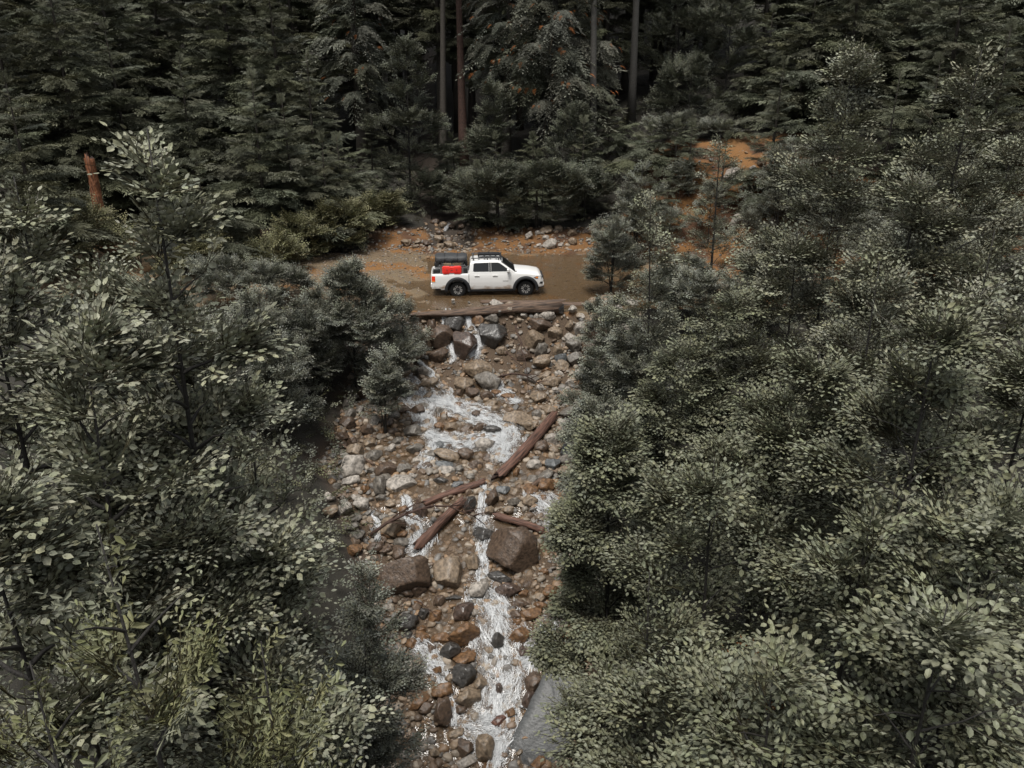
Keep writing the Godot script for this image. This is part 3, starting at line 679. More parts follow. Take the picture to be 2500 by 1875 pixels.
func make_stones() -> void:
	for i in 9: rock_angular.append(make_rock(10, 12, 40 + i, false))
	for i in 5: rock_round.append(make_rock(9, 5, 80 + i, false))
	for i in 4: rock_cheap.append(make_rock(4, 4, 120 + i, false))
	var tones := [M.rock_brown, M.rock_dark, M.rock_tan, M.rock_grey, M.rock_rust, M.rock_pale, M.rock_blue, M.rock_red, M.rock_wet]
	for i in STONES.size():
		var s: Array = STONES[i]
		var big := i < 118
		var shapes := rock_angular if s[5] == "a" else rock_round
		var o := put(shapes[rng.randi() % shapes.size()], "boulder" if big else "stone", tones[s[6]])
		var y: float = land(s[0], s[1])
		var turn := Basis(Vector3.UP, rf(-0.5, 0.5)) * Basis(Vector3.RIGHT, rf(-0.25, 0.25)) * Basis(Vector3.BACK, rf(-0.3, 0.3))
		o.transform = Transform3D(turn * Basis.from_scale(Vector3(s[2], s[3] * 1.05, s[4]) * (1.34 if big and s[1] < 7.0 else 1.22)), Vector3(s[0], y + s[3] * 0.26, s[1]))
		tag(o, s[7], "boulder" if big else "stone", "boulders of the cascade" if big else "loose stones")
	# the long grey slab leaning at the bottom
	var slab := begin()
	slab.set_smooth_group(0)
	var outline := [Vector2(0.75, 3.0), Vector2(1.25, 2.95), Vector2(1.8, 2.3), Vector2(1.9, 1.0), Vector2(1.3, 0.15), Vector2(0.4, -0.1), Vector2(-0.35, 0.0), Vector2(-0.4, 0.35), Vector2(0.05, 1.4), Vector2(0.45, 2.4)]
	var n := outline.size()
	var rings := []
	for lay in [[1.0, -0.5, 0.0], [1.03, -0.25, 0.02], [1.0, 0.0, 0.0], [0.96, 0.05, 0.03], [0.7, 0.09, 0.06], [0.35, 0.10, 0.04]]:
		var ring := []
		for k in n * 3:
			var a: Vector2 = outline[k / 3].lerp(outline[(k / 3 + 1) % n], (k % 3) / 3.0)
			a = Vector2(0.9, 1.4) + (a - Vector2(0.9, 1.4)) * float(lay[0])
			ring.append(Vector3(a.x, a.y, lay[1] + lay[2] * rough.get_noise_2d(a.x * 60, a.y * 60)) + Vector3(0.05, 0.05, 0) * rough.get_noise_2d(k * 9.0, lay[1] * 30))
		rings.append(ring)
	for l in rings.size() - 1:
		for k in n * 3:
			var k2 := (k + 1) % (n * 3)
			quad(slab, rings[l][k], rings[l][k2], rings[l + 1][k2], rings[l + 1][k])
	for k in n * 3: tri(slab, rings[-1][k], rings[-1][(k + 1) % (n * 3)], Vector3(0.9, 1.4, 0.11))
	var so := put(done(slab, true), "boulder", M.rock_slab)
	so.transform = Transform3D(Basis(Vector3.UP, -0.15) * Basis(Vector3.RIGHT, -0.85), Vector3(0.20, -7.85, 21.95))
	tag(so, "long smooth grey slab leaning beside the bottom of the cascade", "boulder", "boulders of the cascade")
	# two little cairns on the lip of the ford
	for c in [[-2.75, 2.46, [0.26, 0.20, 0.13], "first"], [-2.02, 2.46, [0.24, 0.15], "second"]]:
		var y := land(c[0], c[1]) - 0.02
		for k in c[2].size():
			var h: float = c[2][k]
			var o := put(rock_round[k], "cairn_stone", [M.rock_tan, M.rock_grey, M.rock_pale][k])
			o.transform = Transform3D(Basis(Vector3.UP, k * 1.3) * Basis.from_scale(Vector3(h * 1.25, h * 0.85, h * 1.1)), Vector3(c[0], y + h * 0.36, c[1]))
			y += h * 0.72
			tag(o, "%s stone of the %s little cairn beside the weir log" % [["bottom", "middle" if c[2].size() == 3 else "top", "top"][k], "three-stone" if c[3] == "first" else "two-stone"], "stone", "cairns on the ford")
	# uncountable cobbles between them
	var where := [[], [], [], []]; var tint := [[], [], [], []]
	var pal := [Color(0.180, 0.132, 0.090), Color(0.160, 0.138, 0.114), Color(0.120, 0.083, 0.056), Color(0.180, 0.114, 0.064), Color(0.225, 0.185, 0.142), Color(0.115, 0.107, 0.098)]
	for i in 16500:
		var z := rf(3.5, 23.5)
		var x := along(XC, z) + (along(WH, z) + 0.9) * rf(-1, 1)
		if i >= 9000:   # gravel of the ford, its far bank and the dirt slope
			z = rf(-15.0, 3.4); x = rf(-13.0, 15.0)
			if i % 24 == 0: z = rf(-17.0, -10.5); x = along(XC, z) + rf(-1.3, 1.3)
			if i % 3 == 0: z = rf(-13.0, -8.5)
			if i >= 12500: z = rf(-9.5, 2.5); x = rf(-12.0, -3.0) if i % 3 else rf(-3.0, 9.0)
			if z < -13.0 and x < 5.0 and absf(x - along(XC, z)) > 1.4: continue
		var s := 0.08 + 0.26 * pow(rng.randf(), 2.2)
		if z < 3.4: s *= 0.5 if z > -9.0 else 0.9
		if i >= 12500: s *= 0.75
		var k := rng.randi() % 4
		where[k].append(Transform3D(Basis.from_euler(Vector3(rf(-0.6, 0.6), rf(0, TAU), rf(-0.6, 0.6))) * Basis.from_scale(Vector3(s * rf(0.8, 1.4), s * rf(0.5, 0.9), s)), Vector3(x, land(x, z) + s * 0.06, z)))
		var c: Color = pal[rng.randi() % 6]
		tint[k].append(c * rf(0.7, 1.25))
	for k in 4: copies("cobbles", rock_cheap[k], M.cobble, where[k], tint[k], self)
#endregion

#region water
const FLOWS := [
	[[-3.03, 3.42, 0.37], [-2.99, 3.58, 0.41], [-3.06, 3.82, 0.41], [-2.89, 4.25, 0.37], [-2.69, 4.71, 0.41], [-2.52, 5.12, 0.48]],
	[[-2.06, 3.42, 0.56], [-2.00, 3.58, 0.49], [-1.94, 3.82, 0.52], [-1.71, 4.25, 0.56], [-1.57, 4.64, 0.74], [-1.83, 5.03, 0.73]],
	[[-4.84, 5.19, 0.15], [-4.98, 5.57, 0.40], [-4.45, 6.42, 0.89], [-4.09, 7.33, 1.39], [-3.73, 8.35, 1.19], [-3.47, 9.32, 0.76], [-3.38, 10.25, 0.64]],
	[[-4.20, 5.12, 0.18], [-3.61, 5.70, 0.25], [-3.36, 6.19, 0.36], [-2.81, 6.87, 0.35], [-2.60, 7.51, 0.52], [-2.29, 8.35, 0.68]],
	[[-3.65, 7.33, 0.87], [-2.56, 8.01, 1.03], [-1.68, 8.69, 1.34], [-0.83, 9.32, 1.49], [-0.32, 10.25, 1.45], [-0.31, 11.40, 1.09], [-0.46, 12.23, 0.76]],
	[[-3.38, 10.25, 0.48], [-2.70, 10.70, 0.95], [-1.89, 10.97, 1.26], [-1.11, 10.70, 1.11], [-0.32, 10.83, 0.95]],
	[[-3.01, 10.83, 0.38], [-3.09, 11.69, 0.62], [-3.12, 12.23, 0.61], [-3.30, 12.70, 0.30]],
	[[-0.45, 6.29, 0.25], [-0.62, 6.87, 0.53], [-0.09, 7.51, 0.69], [0.34, 7.85, 0.34]],
	[[-3.82, 14.13, 0.29], [-3.64, 14.48, 0.43], [-3.47, 14.82, 0.57], [-3.23, 15.14, 0.70], [-3.05, 15.62, 0.83], [-3.15, 16.08, 0.82], [-3.39, 16.32, 0.95]],
	[[-4.90, 14.68, 0.28], [-4.66, 14.94, 0.56], [-4.41, 15.30, 0.42], [-4.49, 15.70, 0.36]],
	[[-1.03, 13.38, 0.21], [-1.04, 14.03, 0.26], [-1.05, 14.62, 0.37], [-0.98, 15.14, 0.84], [-0.90, 15.62, 0.69], [-0.96, 16.08, 0.41], [-0.92, 16.63, 0.35], [-0.93, 16.98, 0.43], [-0.95, 17.27, 0.40]],
	[[0.58, 13.80, 0.44], [0.93, 14.28, 0.86], [1.21, 14.55, 1.00], [1.48, 15.02, 0.70], [1.67, 15.45, 0.42]],
	[[-1.08, 17.27, 0.79], [-0.89, 17.60, 1.10], [-0.65, 17.92, 1.30], [-0.48, 18.44, 1.40], [-0.38, 18.93, 1.51], [-0.30, 19.39, 1.61], [-0.22, 19.83, 1.71], [-0.24, 20.24, 1.45], [-0.38, 20.56, 1.08], [-0.42, 20.87, 1.07], [-0.41, 21.10, 1.41], [-0.76, 21.34, 1.52]],
	[[-1.41, 21.15, 0.71], [-1.05, 21.34, 1.05], [-0.58, 21.43, 0.93], [-0.29, 21.57, 0.46], [-0.40, 21.90, 0.39], [-0.51, 22.26, 0.41]],
	[[-3.00, 19.12, 0.50], [-2.74, 19.28, 0.75], [-2.41, 19.56, 0.74], [-2.08, 19.83, 0.49], [-1.94, 20.10, 0.49], [-1.83, 20.46, 0.36], [-1.66, 20.87, 0.47], [-1.64, 21.20, 0.47]],
	[[1.27, 18.49, 0.51], [1.20, 18.88, 1.01], [1.06, 19.17, 1.25], [0.68, 19.45, 0.74], [0.25, 19.61, 0.49]],
	[[-4.16, -15.26, 0.25], [-4.26, -14.48, 0.22], [-4.36, -13.55, 0.21]]]

func make_water() -> void:
	# still brown water of the ford
	var st := begin()
	st.set_smooth_group(0)
	var xs := lines(-9, 10, -9, 10, 0.19, 0.19)
	var zs := lines(-10.2, 3.2, -10.2, 3.2, 0.19, 0.19)
	for z in zs:
		for x in xs:
			st.add_vertex(Vector3(x, 0.035 + 0.012 * rough.get_noise_2d(x * 11, z * 22) + 0.006 * rough.get_noise_2d(x * 40, z * 70), z))
	var w := xs.size()
	for iz in zs.size() - 1:
		for ix in w - 1:
			var i := iz * w + ix
			for k in [i, i + 1, i + w + 1, i, i + w + 1, i + w]: st.add_index(k)
	st.generate_normals()
	tag(put(st.commit(), "ford_water", M.pond), "", "", "", "structure")
	# thin clear water over the stony bed
	st = begin()
	st.set_smooth_group(0)
	zs = lines(6.0, 24, 3, 24, 0.16, 0.16)
	var n := 40
	for z in zs:
		for i in n + 1:
			var t := 2.0 * i / n - 1.0
			var x := along(XC, z) + t * along(WH, z) * 0.86
			var y := ground_y(x, z) + 0.075 - 0.10 * pow(absf(t), 6.0)
			y += 0.05 * rough.get_noise_2d(x * 14, z * 9) + 0.03 * rough.get_noise_2d(x * 45, z * 30)
			st.add_vertex(Vector3(x, y, z))
	for iz in zs.size() - 1:
		for ix in n:
			var i := iz * (n + 1) + ix
			for k in [i, i + 1, i + n + 2, i, i + n + 2, i + n + 1]: st.add_index(k)
	st.generate_normals()
	var creek := put(st.commit(), "creek_water", M.stream)
	tag(creek, "", "", "", "structure")
	# white water: threads of foam laid along each run
	for f in FLOWS:
		var c := Curve3D.new()
		for p in f: c.add_point(Vector3(p[0], p[2], p[1]))
		for i in range(1, f.size() - 1):
			var d := (c.get_point_position(i + 1) - c.get_point_position(i - 1)) * 0.16
			c.set_point_in(i, -d); c.set_point_out(i, d)
		foam_sheet(c, creek, clampf(1.6 - 0.03 * c.get_baked_length(), 1.0, 1.6))

func foam_sheet(c: Curve3D, parent: Node, dense := 1.0) -> void:
	# strands of tumbling water: thin curved ribbons, thick where the run breaks up and absent in its gaps
	var vs := PackedVector3Array(); var ids := PackedInt32Array()
	var length := c.get_baked_length()
	var mean := 0.0
	for k in 6: mean += c.sample_baked(length * k / 5.0).y / 6.0
	var n := int(1150 * mean * length * dense) + 60
	for i in n:
		var a := rf(-0.05, 0.98) * length
		var l := rf(0.06, 0.36)
		var off := rf(-0.62, 0.62)
		off *= absf(off) * 0.5 + 0.69
		var off2 := off + rf(-0.09, 0.09)
		var r := rf(0.002, 0.009)
		var p0 := c.sample_baked(clampf(a, 0.0, length))
		var gap := rough.get_noise_2d(off * p0.y * 26 + p0.x * 3, a * 8.0) + 0.8 * rough.get_noise_2d(off * p0.y * 70 + p0.x * 5, a * 26.0)
		if gap + 0.16 < absf(off) * 1.1 - 0.05: continue
		var lift := 0.03 + 0.09 * rng.randf()
		var roll := rf(-1.2, 1.2)
		var start := vs.size()
		for k in 5:
			var s := clampf(a + l * k / 4.0, 0.0, length)
			var p := c.sample_baked(s)
			var q := c.sample_baked(minf(s + 0.06, length)) - c.sample_baked(maxf(s - 0.06, 0.0))
			var d := Vector2(q.x, q.z).normalized()
			var side := Vector2(-d.y, d.x)
			var o := p.y * lerpf(off, off2, k / 4.0) + 0.05 * rough.get_noise_2d(s * 90, i * 13.0)
			var x := p.x + side.x * o; var z := p.z + side.y * o
			var y := ground_y(x, z) + 0.085 + lift * (0.5 + 0.9 * absf(rough.get_noise_2d(x * 40, z * 40 + i)))
			var w: float = r * [0.1, 0.8, 1.0, 0.8, 0.1][k]
			var across := Vector3(side.x * cos(roll), sin(roll), side.y * cos(roll)) * w
			vs.append(Vector3(x, y, z) - across); vs.append(Vector3(x, y, z) + across)
		for k in 4:
			var j := start + k * 2
			ids.append_array([j, j + 2, j + 3, j, j + 3, j + 1])
	var st := begin()
	st.set_smooth_group(0)
	var rows := int(length / 0.10) + 2
	for r in rows + 1:
		var s := length * r / rows
		var p := c.sample_baked(s)
		var q := c.sample_baked(minf(s + 0.06, length)) - c.sample_baked(maxf(s - 0.06, 0.0))
		var d := Vector2(q.x, q.z).normalized()
		for k in 9:
			var o := (k - 4.0) / 4.0 * 0.5 * p.y * (1.0 + 0.25 * rough.get_noise_2d(s * 30, k * 40.0))
			var x := p.x - d.y * o; var z := p.z + d.x * o
			st.set_uv(Vector2(o * 1.1 + p.x * 0.3, s * 0.30))
			st.set_color(Color(1, 1, 1, [0.0, 0.5, 0.9, 1.0, 1.0, 1.0, 0.9, 0.5, 0.0][k] * (0.0 if r == 0 or r == rows else 1.0)))
			st.add_vertex(Vector3(x, ground_y(x, z) + 0.10 + 0.05 * rough.get_noise_2d(x * 30, z * 30), z))
	for r in rows:
		for k in 8:
			var j := r * 9 + k
			for e in [j, j + 1, j + 10, j, j + 10, j + 9]: st.add_index(e)
	st.generate_normals()
	put(st.commit(), "foam", M.foam_thin, parent).set_meta("kind", "stuff")
	st = begin()
	st.set_smooth_group(0)
	for v in vs: st.add_vertex(v)
	for j in ids: st.add_index(j)
	st.generate_normals()
	var o := put(st.commit(), "foam", M.foam, parent)
	o.set_meta("kind", "stuff")
	var where := []; var tint := []
	for i in int(n * 0.6):
		var s := rng.randf() * length
		var p := c.sample_baked(s)
		var x := p.x + rf(-0.5, 0.5) * p.y; var z := p.z + rf(-0.5, 0.5) * p.y
		var b := rf(0.006, 0.018)
		where.append(Transform3D(Basis.from_euler(Vector3(rf(0, 3), rf(0, 3), rf(0, 3))) * Basis.from_scale(Vector3(b * rf(0.7, 2.2), b * 0.6, b * rf(0.7, 2.2))), Vector3(x, ground_y(x, z) + rf(0.09, 0.20), z)))
		tint.append(Color.WHITE)
	copies("foam", rock_cheap[0], M.foam, where, tint, parent)
#endregion

#region wood
func log_shape(a: Vector3, b: Vector3, r0: float, r1: float, bend := 0.06, sides := 14, sd := 0.0) -> ArrayMesh:
	var st := begin()
	st.set_smooth_group(0)
	var d := (b - a)
	var ax := d.normalized()
	var u := ax.cross(Vector3.UP).normalized()
	var v := u.cross(ax)
	var rings := []
	var n := 26
	for i in n + 1:
		var t := float(i) / n
		var p := a + d * t + u * bend * sin(t * 3.4 + sd) + v * bend * 0.6 * sin(t * 5.1 + sd * 2.0)
		var r := lerpf(r0, r1, t)
		var ring := []
		for k in sides:
			var an := TAU * k / sides
			var rr := r * (1.0 + 0.10 * sin(an * 3.0 + sd + t * 2.0) + 0.24 * rough.get_noise_3d(cos(an) * 26 + sd * 10, sin(an) * 26, t * 30) + 0.16 * rough.get_noise_2d(k * 31.0, sd * 7 + t * 8))
			var e := 0.0
			if i == 0: e = -absf(rough.get_noise_2d(k * 40.0, sd * 50)) * r * 3.0
			if i == n: e = absf(rough.get_noise_2d(k * 40.0 + 7, sd * 50)) * r * 3.5
			ring.append(p + (u * cos(an) + v * sin(an)) * rr + ax * e)
		rings.append(ring)
	for i in n:
		for k in sides:
			for q in [[i, k], [i + 1, k], [i + 1, k + 1], [i, k], [i + 1, k + 1], [i, k + 1]]:
				st.set_uv(Vector2(float(q[1]) / sides, d.length() * q[0] / n * 0.12 + sd))
				st.add_vertex(rings[q[0]][int(q[1]) % sides])
	st.set_uv(Vector2(0.5, 0.5))
	for k in sides:
		tri(st, a + ax * r0 * 0.4, rings[0][k], rings[0][(k + 1) % sides])
		tri(st, b - ax * r1 * 0.4, rings[n][(k + 1) % sides], rings[n][k])
	return done(st, true)

const LOGS := [
	[-1.31, 0.08, 2.31, 3.34, 0.08, 2.61, 0.13, 0.12, 0, "thin barkless log lying along the crest of the weir"],
	[-4.5, -0.09, 3.62, 1.85, 0.14, 3.45, 0.1, 0.31, 0, "thick broken log damming the ford above the waterfalls"],
	[1.66, -2.77, 9.14, -0.42, -3.38, 13.1, 0.18, 0.19, 1, "long reddish log slanting down across the creek"],
	[-1.06, -3.48, 13.43, -2.92, -3.8, 14.41, 0.12, 0.13, 1, "red brown log below the foot of the slanting log"],
	[-1.74, -3.77, 14.41, -3.13, -4.55, 15.89, 0.15, 0.17, 1, "shiny red log leaning down into the side channel"],
	[-0.5, -4.06, 14.81, 1.05, -4.36, 15.33, 0.11, 0.13, 1, "short red log stub wedged beside the huge smooth boulder"],
	[0.73, -3.56, 13.64, 1.42, -3.4, 12.94, 0.1, 0.1, 0, "dark short log at the creek margin under the alder"],
	[1.97, -2.69, 7.93, 2.59, -2.64, 7.59, 0.09, 0.09, 0, "brown log end sticking out of the stones by the shrubs"],
	[-6.52, -3.1, 11.1, -5.15, -3.32, 12.4, 0.05, 0.05, 0, "dark stick lying on the gravel bank behind the whitish boulder"]]

func make_logs() -> void:
	for i in LOGS.size():
		var l: Array = LOGS[i]
		var a := Vector3(l[0], l[1], l[2]); var b := Vector3(l[3], l[4], l[5])
		var o := put(log_shape(Vector3.ZERO, b - a, l[6], l[7], 0.05 * a.distance_to(b) * 0.25, 14, float(i) * 1.7), "log", M.wood_red if l[8] else M.wood_grey)
		o.position = a
		tag(o, l[9], "log", "logs in the creek")
	# snags and stumps
	var y := land(-22.1, -5.0)
	var sn := put(log_shape(Vector3.ZERO, Vector3(-0.3, 5.0, -0.1), 0.34, 0.22, 0.05, 16, 4.0), "snag", M.wood_orange)
	sn.position = Vector3(-22.1, y - 0.1, -5.0)
	tag(sn, "tall broken snag of red orange rotten wood before the hemlocks", "snag")
	var stp := put(log_shape(Vector3.ZERO, Vector3(0.1, 1.75, 0.0), 0.34, 0.26, 0.03, 14, 2.0), "stump", M.wood_grey)
	stp.position = Vector3(-14.0, land(-14.0, -6.6) - 0.1, -6.6)
	tag(stp, "grey weathered stump standing at the forest edge behind the road", "stump")
	# dead branches
	dead_branch(Vector3(0.15, -0.35, 4.6), Vector3(0.75, -2.55, 7.4), 0.035, 7, "thin dead branch hanging down the stones below the broken log")
	dead_branch(Vector3(-0.25, -1.3, 5.4), Vector3(0.75, -2.0, 6.3), 0.03, 6, "short dead branch crossing the hanging one")
	dead_branch(Vector3(-1.0, -2.2, 6.6), Vector3(1.3, -2.35, 6.9), 0.05, 14, "bundle of brown dead twigs lying below the dry stone slope")
	dead_branch(Vector3(-4.7, -4.15, 15.9), Vector3(-0.9, -4.05, 15.4), 0.055, 22, "long forked dead branch lying above the huge grey brown boulder")
	dead_branch(Vector3(-4.4, -4.0, 15.8), Vector3(-3.1, -3.55, 14.8), 0.04, 9, "dead branch arching across the side channel")
	dead_branch(Vector3(-3.0, -5.3, 18.0), Vector3(-2.2, -5.6, 18.6), 0.02, 4, "thin dark twig over the left foam step".replace("left ", "small "))
	dead_branch(Vector3(-5.1, -1.2, 4.8), Vector3(-4.6, -2.2, 6.0), 0.025, 3, "thin bare stick beside the first waterfall")

func dead_branch(a: Vector3, b: Vector3, r: float, twigs: int, label: String) -> void:
	var st := begin()
	st.set_smooth_group(0)
	var pts := []; var rad := []
	var d := b - a
	var k1 := Vector3(rf(-0.1, 0.1), rf(0.0, 0.18), rf(-0.1, 0.1)) * d.length()
	for i in 9:
		var t := i / 8.0
		pts.append(d * t + k1 * sin(t * PI) + Vector3(rf(-1, 1), rf(-1, 1), rf(-1, 1)) * 0.012 * d.length())
		rad.append(lerpf(r, r * 0.25, t))
	tube(st, pts, rad, 6)
	for i in twigs:
		var k := rng.randi_range(1, 7)
		var dir := (d.normalized() + Vector3(rf(-1, 1), rf(-0.3, 0.8), rf(-1, 1)) * 0.9).normalized()
		var l := rf(0.2, 0.5) * d.length() * 0.6
		var p: Vector3 = pts[k]
		var q := []; var rr := []
		for j in 6:
			q.append(p); rr.append(lerpf(r * 0.45, 0.004, j / 5.0))
			p += dir * l / 5.0
			dir = (dir + Vector3(rf(-1, 1), rf(-1, 0.6), rf(-1, 1)) * 0.22).normalized()
		tube(st, q, rr, 4)
	var o := put(done(st, true), "dead_branch", M.twig)
	o.position = a
	tag(o, label, "branch", "dead branches in the creek")
#endregion

#region foliage
var sprays := {}
var leaf_of := {}
var leaf_at := {}

func leaf_mesh(l: float, w: float, fold: float, shape: int) -> Array:   # triangles of one leaf that lies along +z, face up
	var t := []
	var m := -fold * w
	var base := Vector3.ZERO
	var tip := Vector3(0, -0.10 * l, l)
	var mid := Vector3(0, m, l * 0.45)
	if shape == 2:   # narrow
		t = [base, Vector3(-w * 0.5, 0, l * 0.45), tip, base, tip, Vector3(w * 0.5, 0, l * 0.45)]
		return t
	var a1 := Vector3(-w * 0.42, 0, l * 0.25); var a2 := Vector3(-w * 0.46, -0.02 * l, l * 0.60)
	var b1 := Vector3(w * 0.42, 0, l * 0.25); var b2 := Vector3(w * 0.46, -0.02 * l, l * 0.60)
	if shape == 1:   # broadest near the tip
		a1 = Vector3(-w * 0.28, 0, l * 0.28); a2 = Vector3(-w * 0.5, -0.01 * l, l * 0.68)
		b1 = Vector3(w * 0.28, 0, l * 0.28); b2 = Vector3(w * 0.5, -0.01 * l, l * 0.68)
	return [base, a1, mid, a1, a2, mid, a2, tip, mid, base, mid, b1, b1, mid, b2, b2, mid, tip]

func make_spray(key: String, twig: float, n: int, l: float, w: float, shape: int, forks: int) -> void:
	var st := begin()
	st.set_smooth_group(-1)
	var leaf := leaf_mesh(l, w, 0.22, shape)
	var spots := []
	var lines_ := [[Vector3.ZERO, Vector3(0, 0.05, 1).normalized(), twig]]
	for f in forks:
		var s := 1.0 if f % 2 else -1.0
		lines_.append([Vector3(0, 0, twig * (0.15 + 0.6 * f / forks)), Vector3(s * rf(0.5, 0.9), rf(-0.1, 0.25), 1).normalized(), twig * rf(0.45, 0.65)])
	var each := n / lines_.size()
	for ln in lines_:
		for i in each:
			var t := (i + 0.6) / each
			var s := 1.0 if i % 2 else -1.0
			var yaw := s * rf(0.5, 1.25)
			if i == each - 1: yaw = rf(-0.2, 0.2)
			var dir: Vector3 = ln[1]
			var b := Basis(Vector3.UP, yaw + atan2(dir.x, dir.z)) * Basis(Vector3.RIGHT, rf(-0.15, 0.38)) * Basis(Vector3.BACK, rf(-0.32, 0.32))
			var sc := rf(0.45, 1.22) * (0.75 if i == each - 1 else 1.0)
			spots.append(Transform3D(b * Basis.from_scale(Vector3.ONE * sc), ln[0] + dir * float(ln[2]) * t + Vector3(0, rf(-0.03, 0.03), 0)))
	for sp in spots:
		var c := rf(0.80, 1.16)
		st.set_color(Color(c, c * rf(0.97, 1.03), c * rf(0.85, 1.05)))
		for i in leaf.size(): st.add_vertex(sp * leaf[i])
	st.set_color(Color(0.20, 0.17, 0.13))
	for ln in lines_:
		tube(st, [ln[0], ln[0] + ln[1] * ln[2] * 0.95], [0.007, 0.002], 3, false)
	sprays[key] = done(st)
	leaf_at[key] = spots
	var ls := begin()
	ls.set_smooth_group(-1)
	ls.set_color(Color.WHITE)
	for p in leaf: ls.add_vertex(p)
	leaf_of[key] = done(ls)

func make_frond(key: String, twigs: int, wide: float, droop: float, lacy: float) -> void:   # a flat bough, one metre long, along +z
	var st := begin()
	st.set_smooth_group(-1)
	st.set_color(Color(0.30, 0.22, 0.16))
	var axis := []
	for i in 6:
		var s := i / 5.0
		axis.append(Vector3(0, -droop * s * s, s * (1.0 - 0.12 * droop)))
	tube(st, axis, [0.012, 0.009, 0.007, 0.005, 0.003, 0.001], 3, false)
	for i in twigs:
		var s := 0.06 + 0.94 * (i + 0.5) / twigs
		var p := Vector3(0, -droop * s * s, s * (1.0 - 0.12 * droop))
		var side := 1.0 if i % 2 else -1.0
		var l := wide * (1.05 - 0.8 * s) * rf(0.75, 1.2) + 0.05
		var dir := Vector3(side * rf(0.7, 1.0), rf(-0.22, 0.12) - droop * 0.5 * s, rf(0.45, 0.9)).normalized()
		var m := int(l / 0.032) + 2
		for k in m:
			var t := (k + 0.4) / m
			var q := p + dir * l * t + Vector3(0, -droop * 0.35 * l * t * t, 0)
			var s2 := 1.0 if k % 2 else -1.0
			var yaw := atan2(dir.x, dir.z) + s2 * rf(0.45, 0.9)
			if k >= m - 1: yaw = atan2(dir.x, dir.z)
			var d2 := Vector3(sin(yaw), rf(-0.45, 0.15), cos(yaw)).normalized()
			var ln := lacy * rf(0.75, 1.3)
			var wv := d2.cross(Vector3(rf(-0.4, 0.4), 1, rf(-0.4, 0.4))).normalized() * ln * rf(0.13, 0.2)
			var c := rf(0.7, 1.25)
			st.set_color(Color(c, c, c * 0.95))
			var mid := q + d2 * ln * 0.45
			var tip := q + d2 * ln + Vector3(0, -0.2 * ln, 0)
			tri(st, q, mid + wv, tip)
			tri(st, q, tip, mid - wv)
	sprays[key] = done(st)

func face(dir: Vector3, up: Vector3) -> Basis:
	var z := dir.normalized()
	var x := up.cross(z)
	x = x.normalized() if x.length() > 0.01 else Vector3.RIGHT
	return Basis(x, z.cross(x), z)

# leaf colours by kind: alder with open-sky light painted in, willow, grey shrub, roadside bush, forest sapling, hemlock, cedar, withered fern, the same alder darkened as painted shade
const TINTS := [Color(0.208, 0.212, 0.162), Color(0.160, 0.162, 0.092), Color(0.200, 0.207, 0.174), Color(0.185, 0.182, 0.105), Color(0.120, 0.128, 0.098), Color(0.116, 0.121, 0.083), Color(0.162, 0.168, 0.132), Color(0.26, 0.092, 0.028), Color(0.152, 0.158, 0.112)]

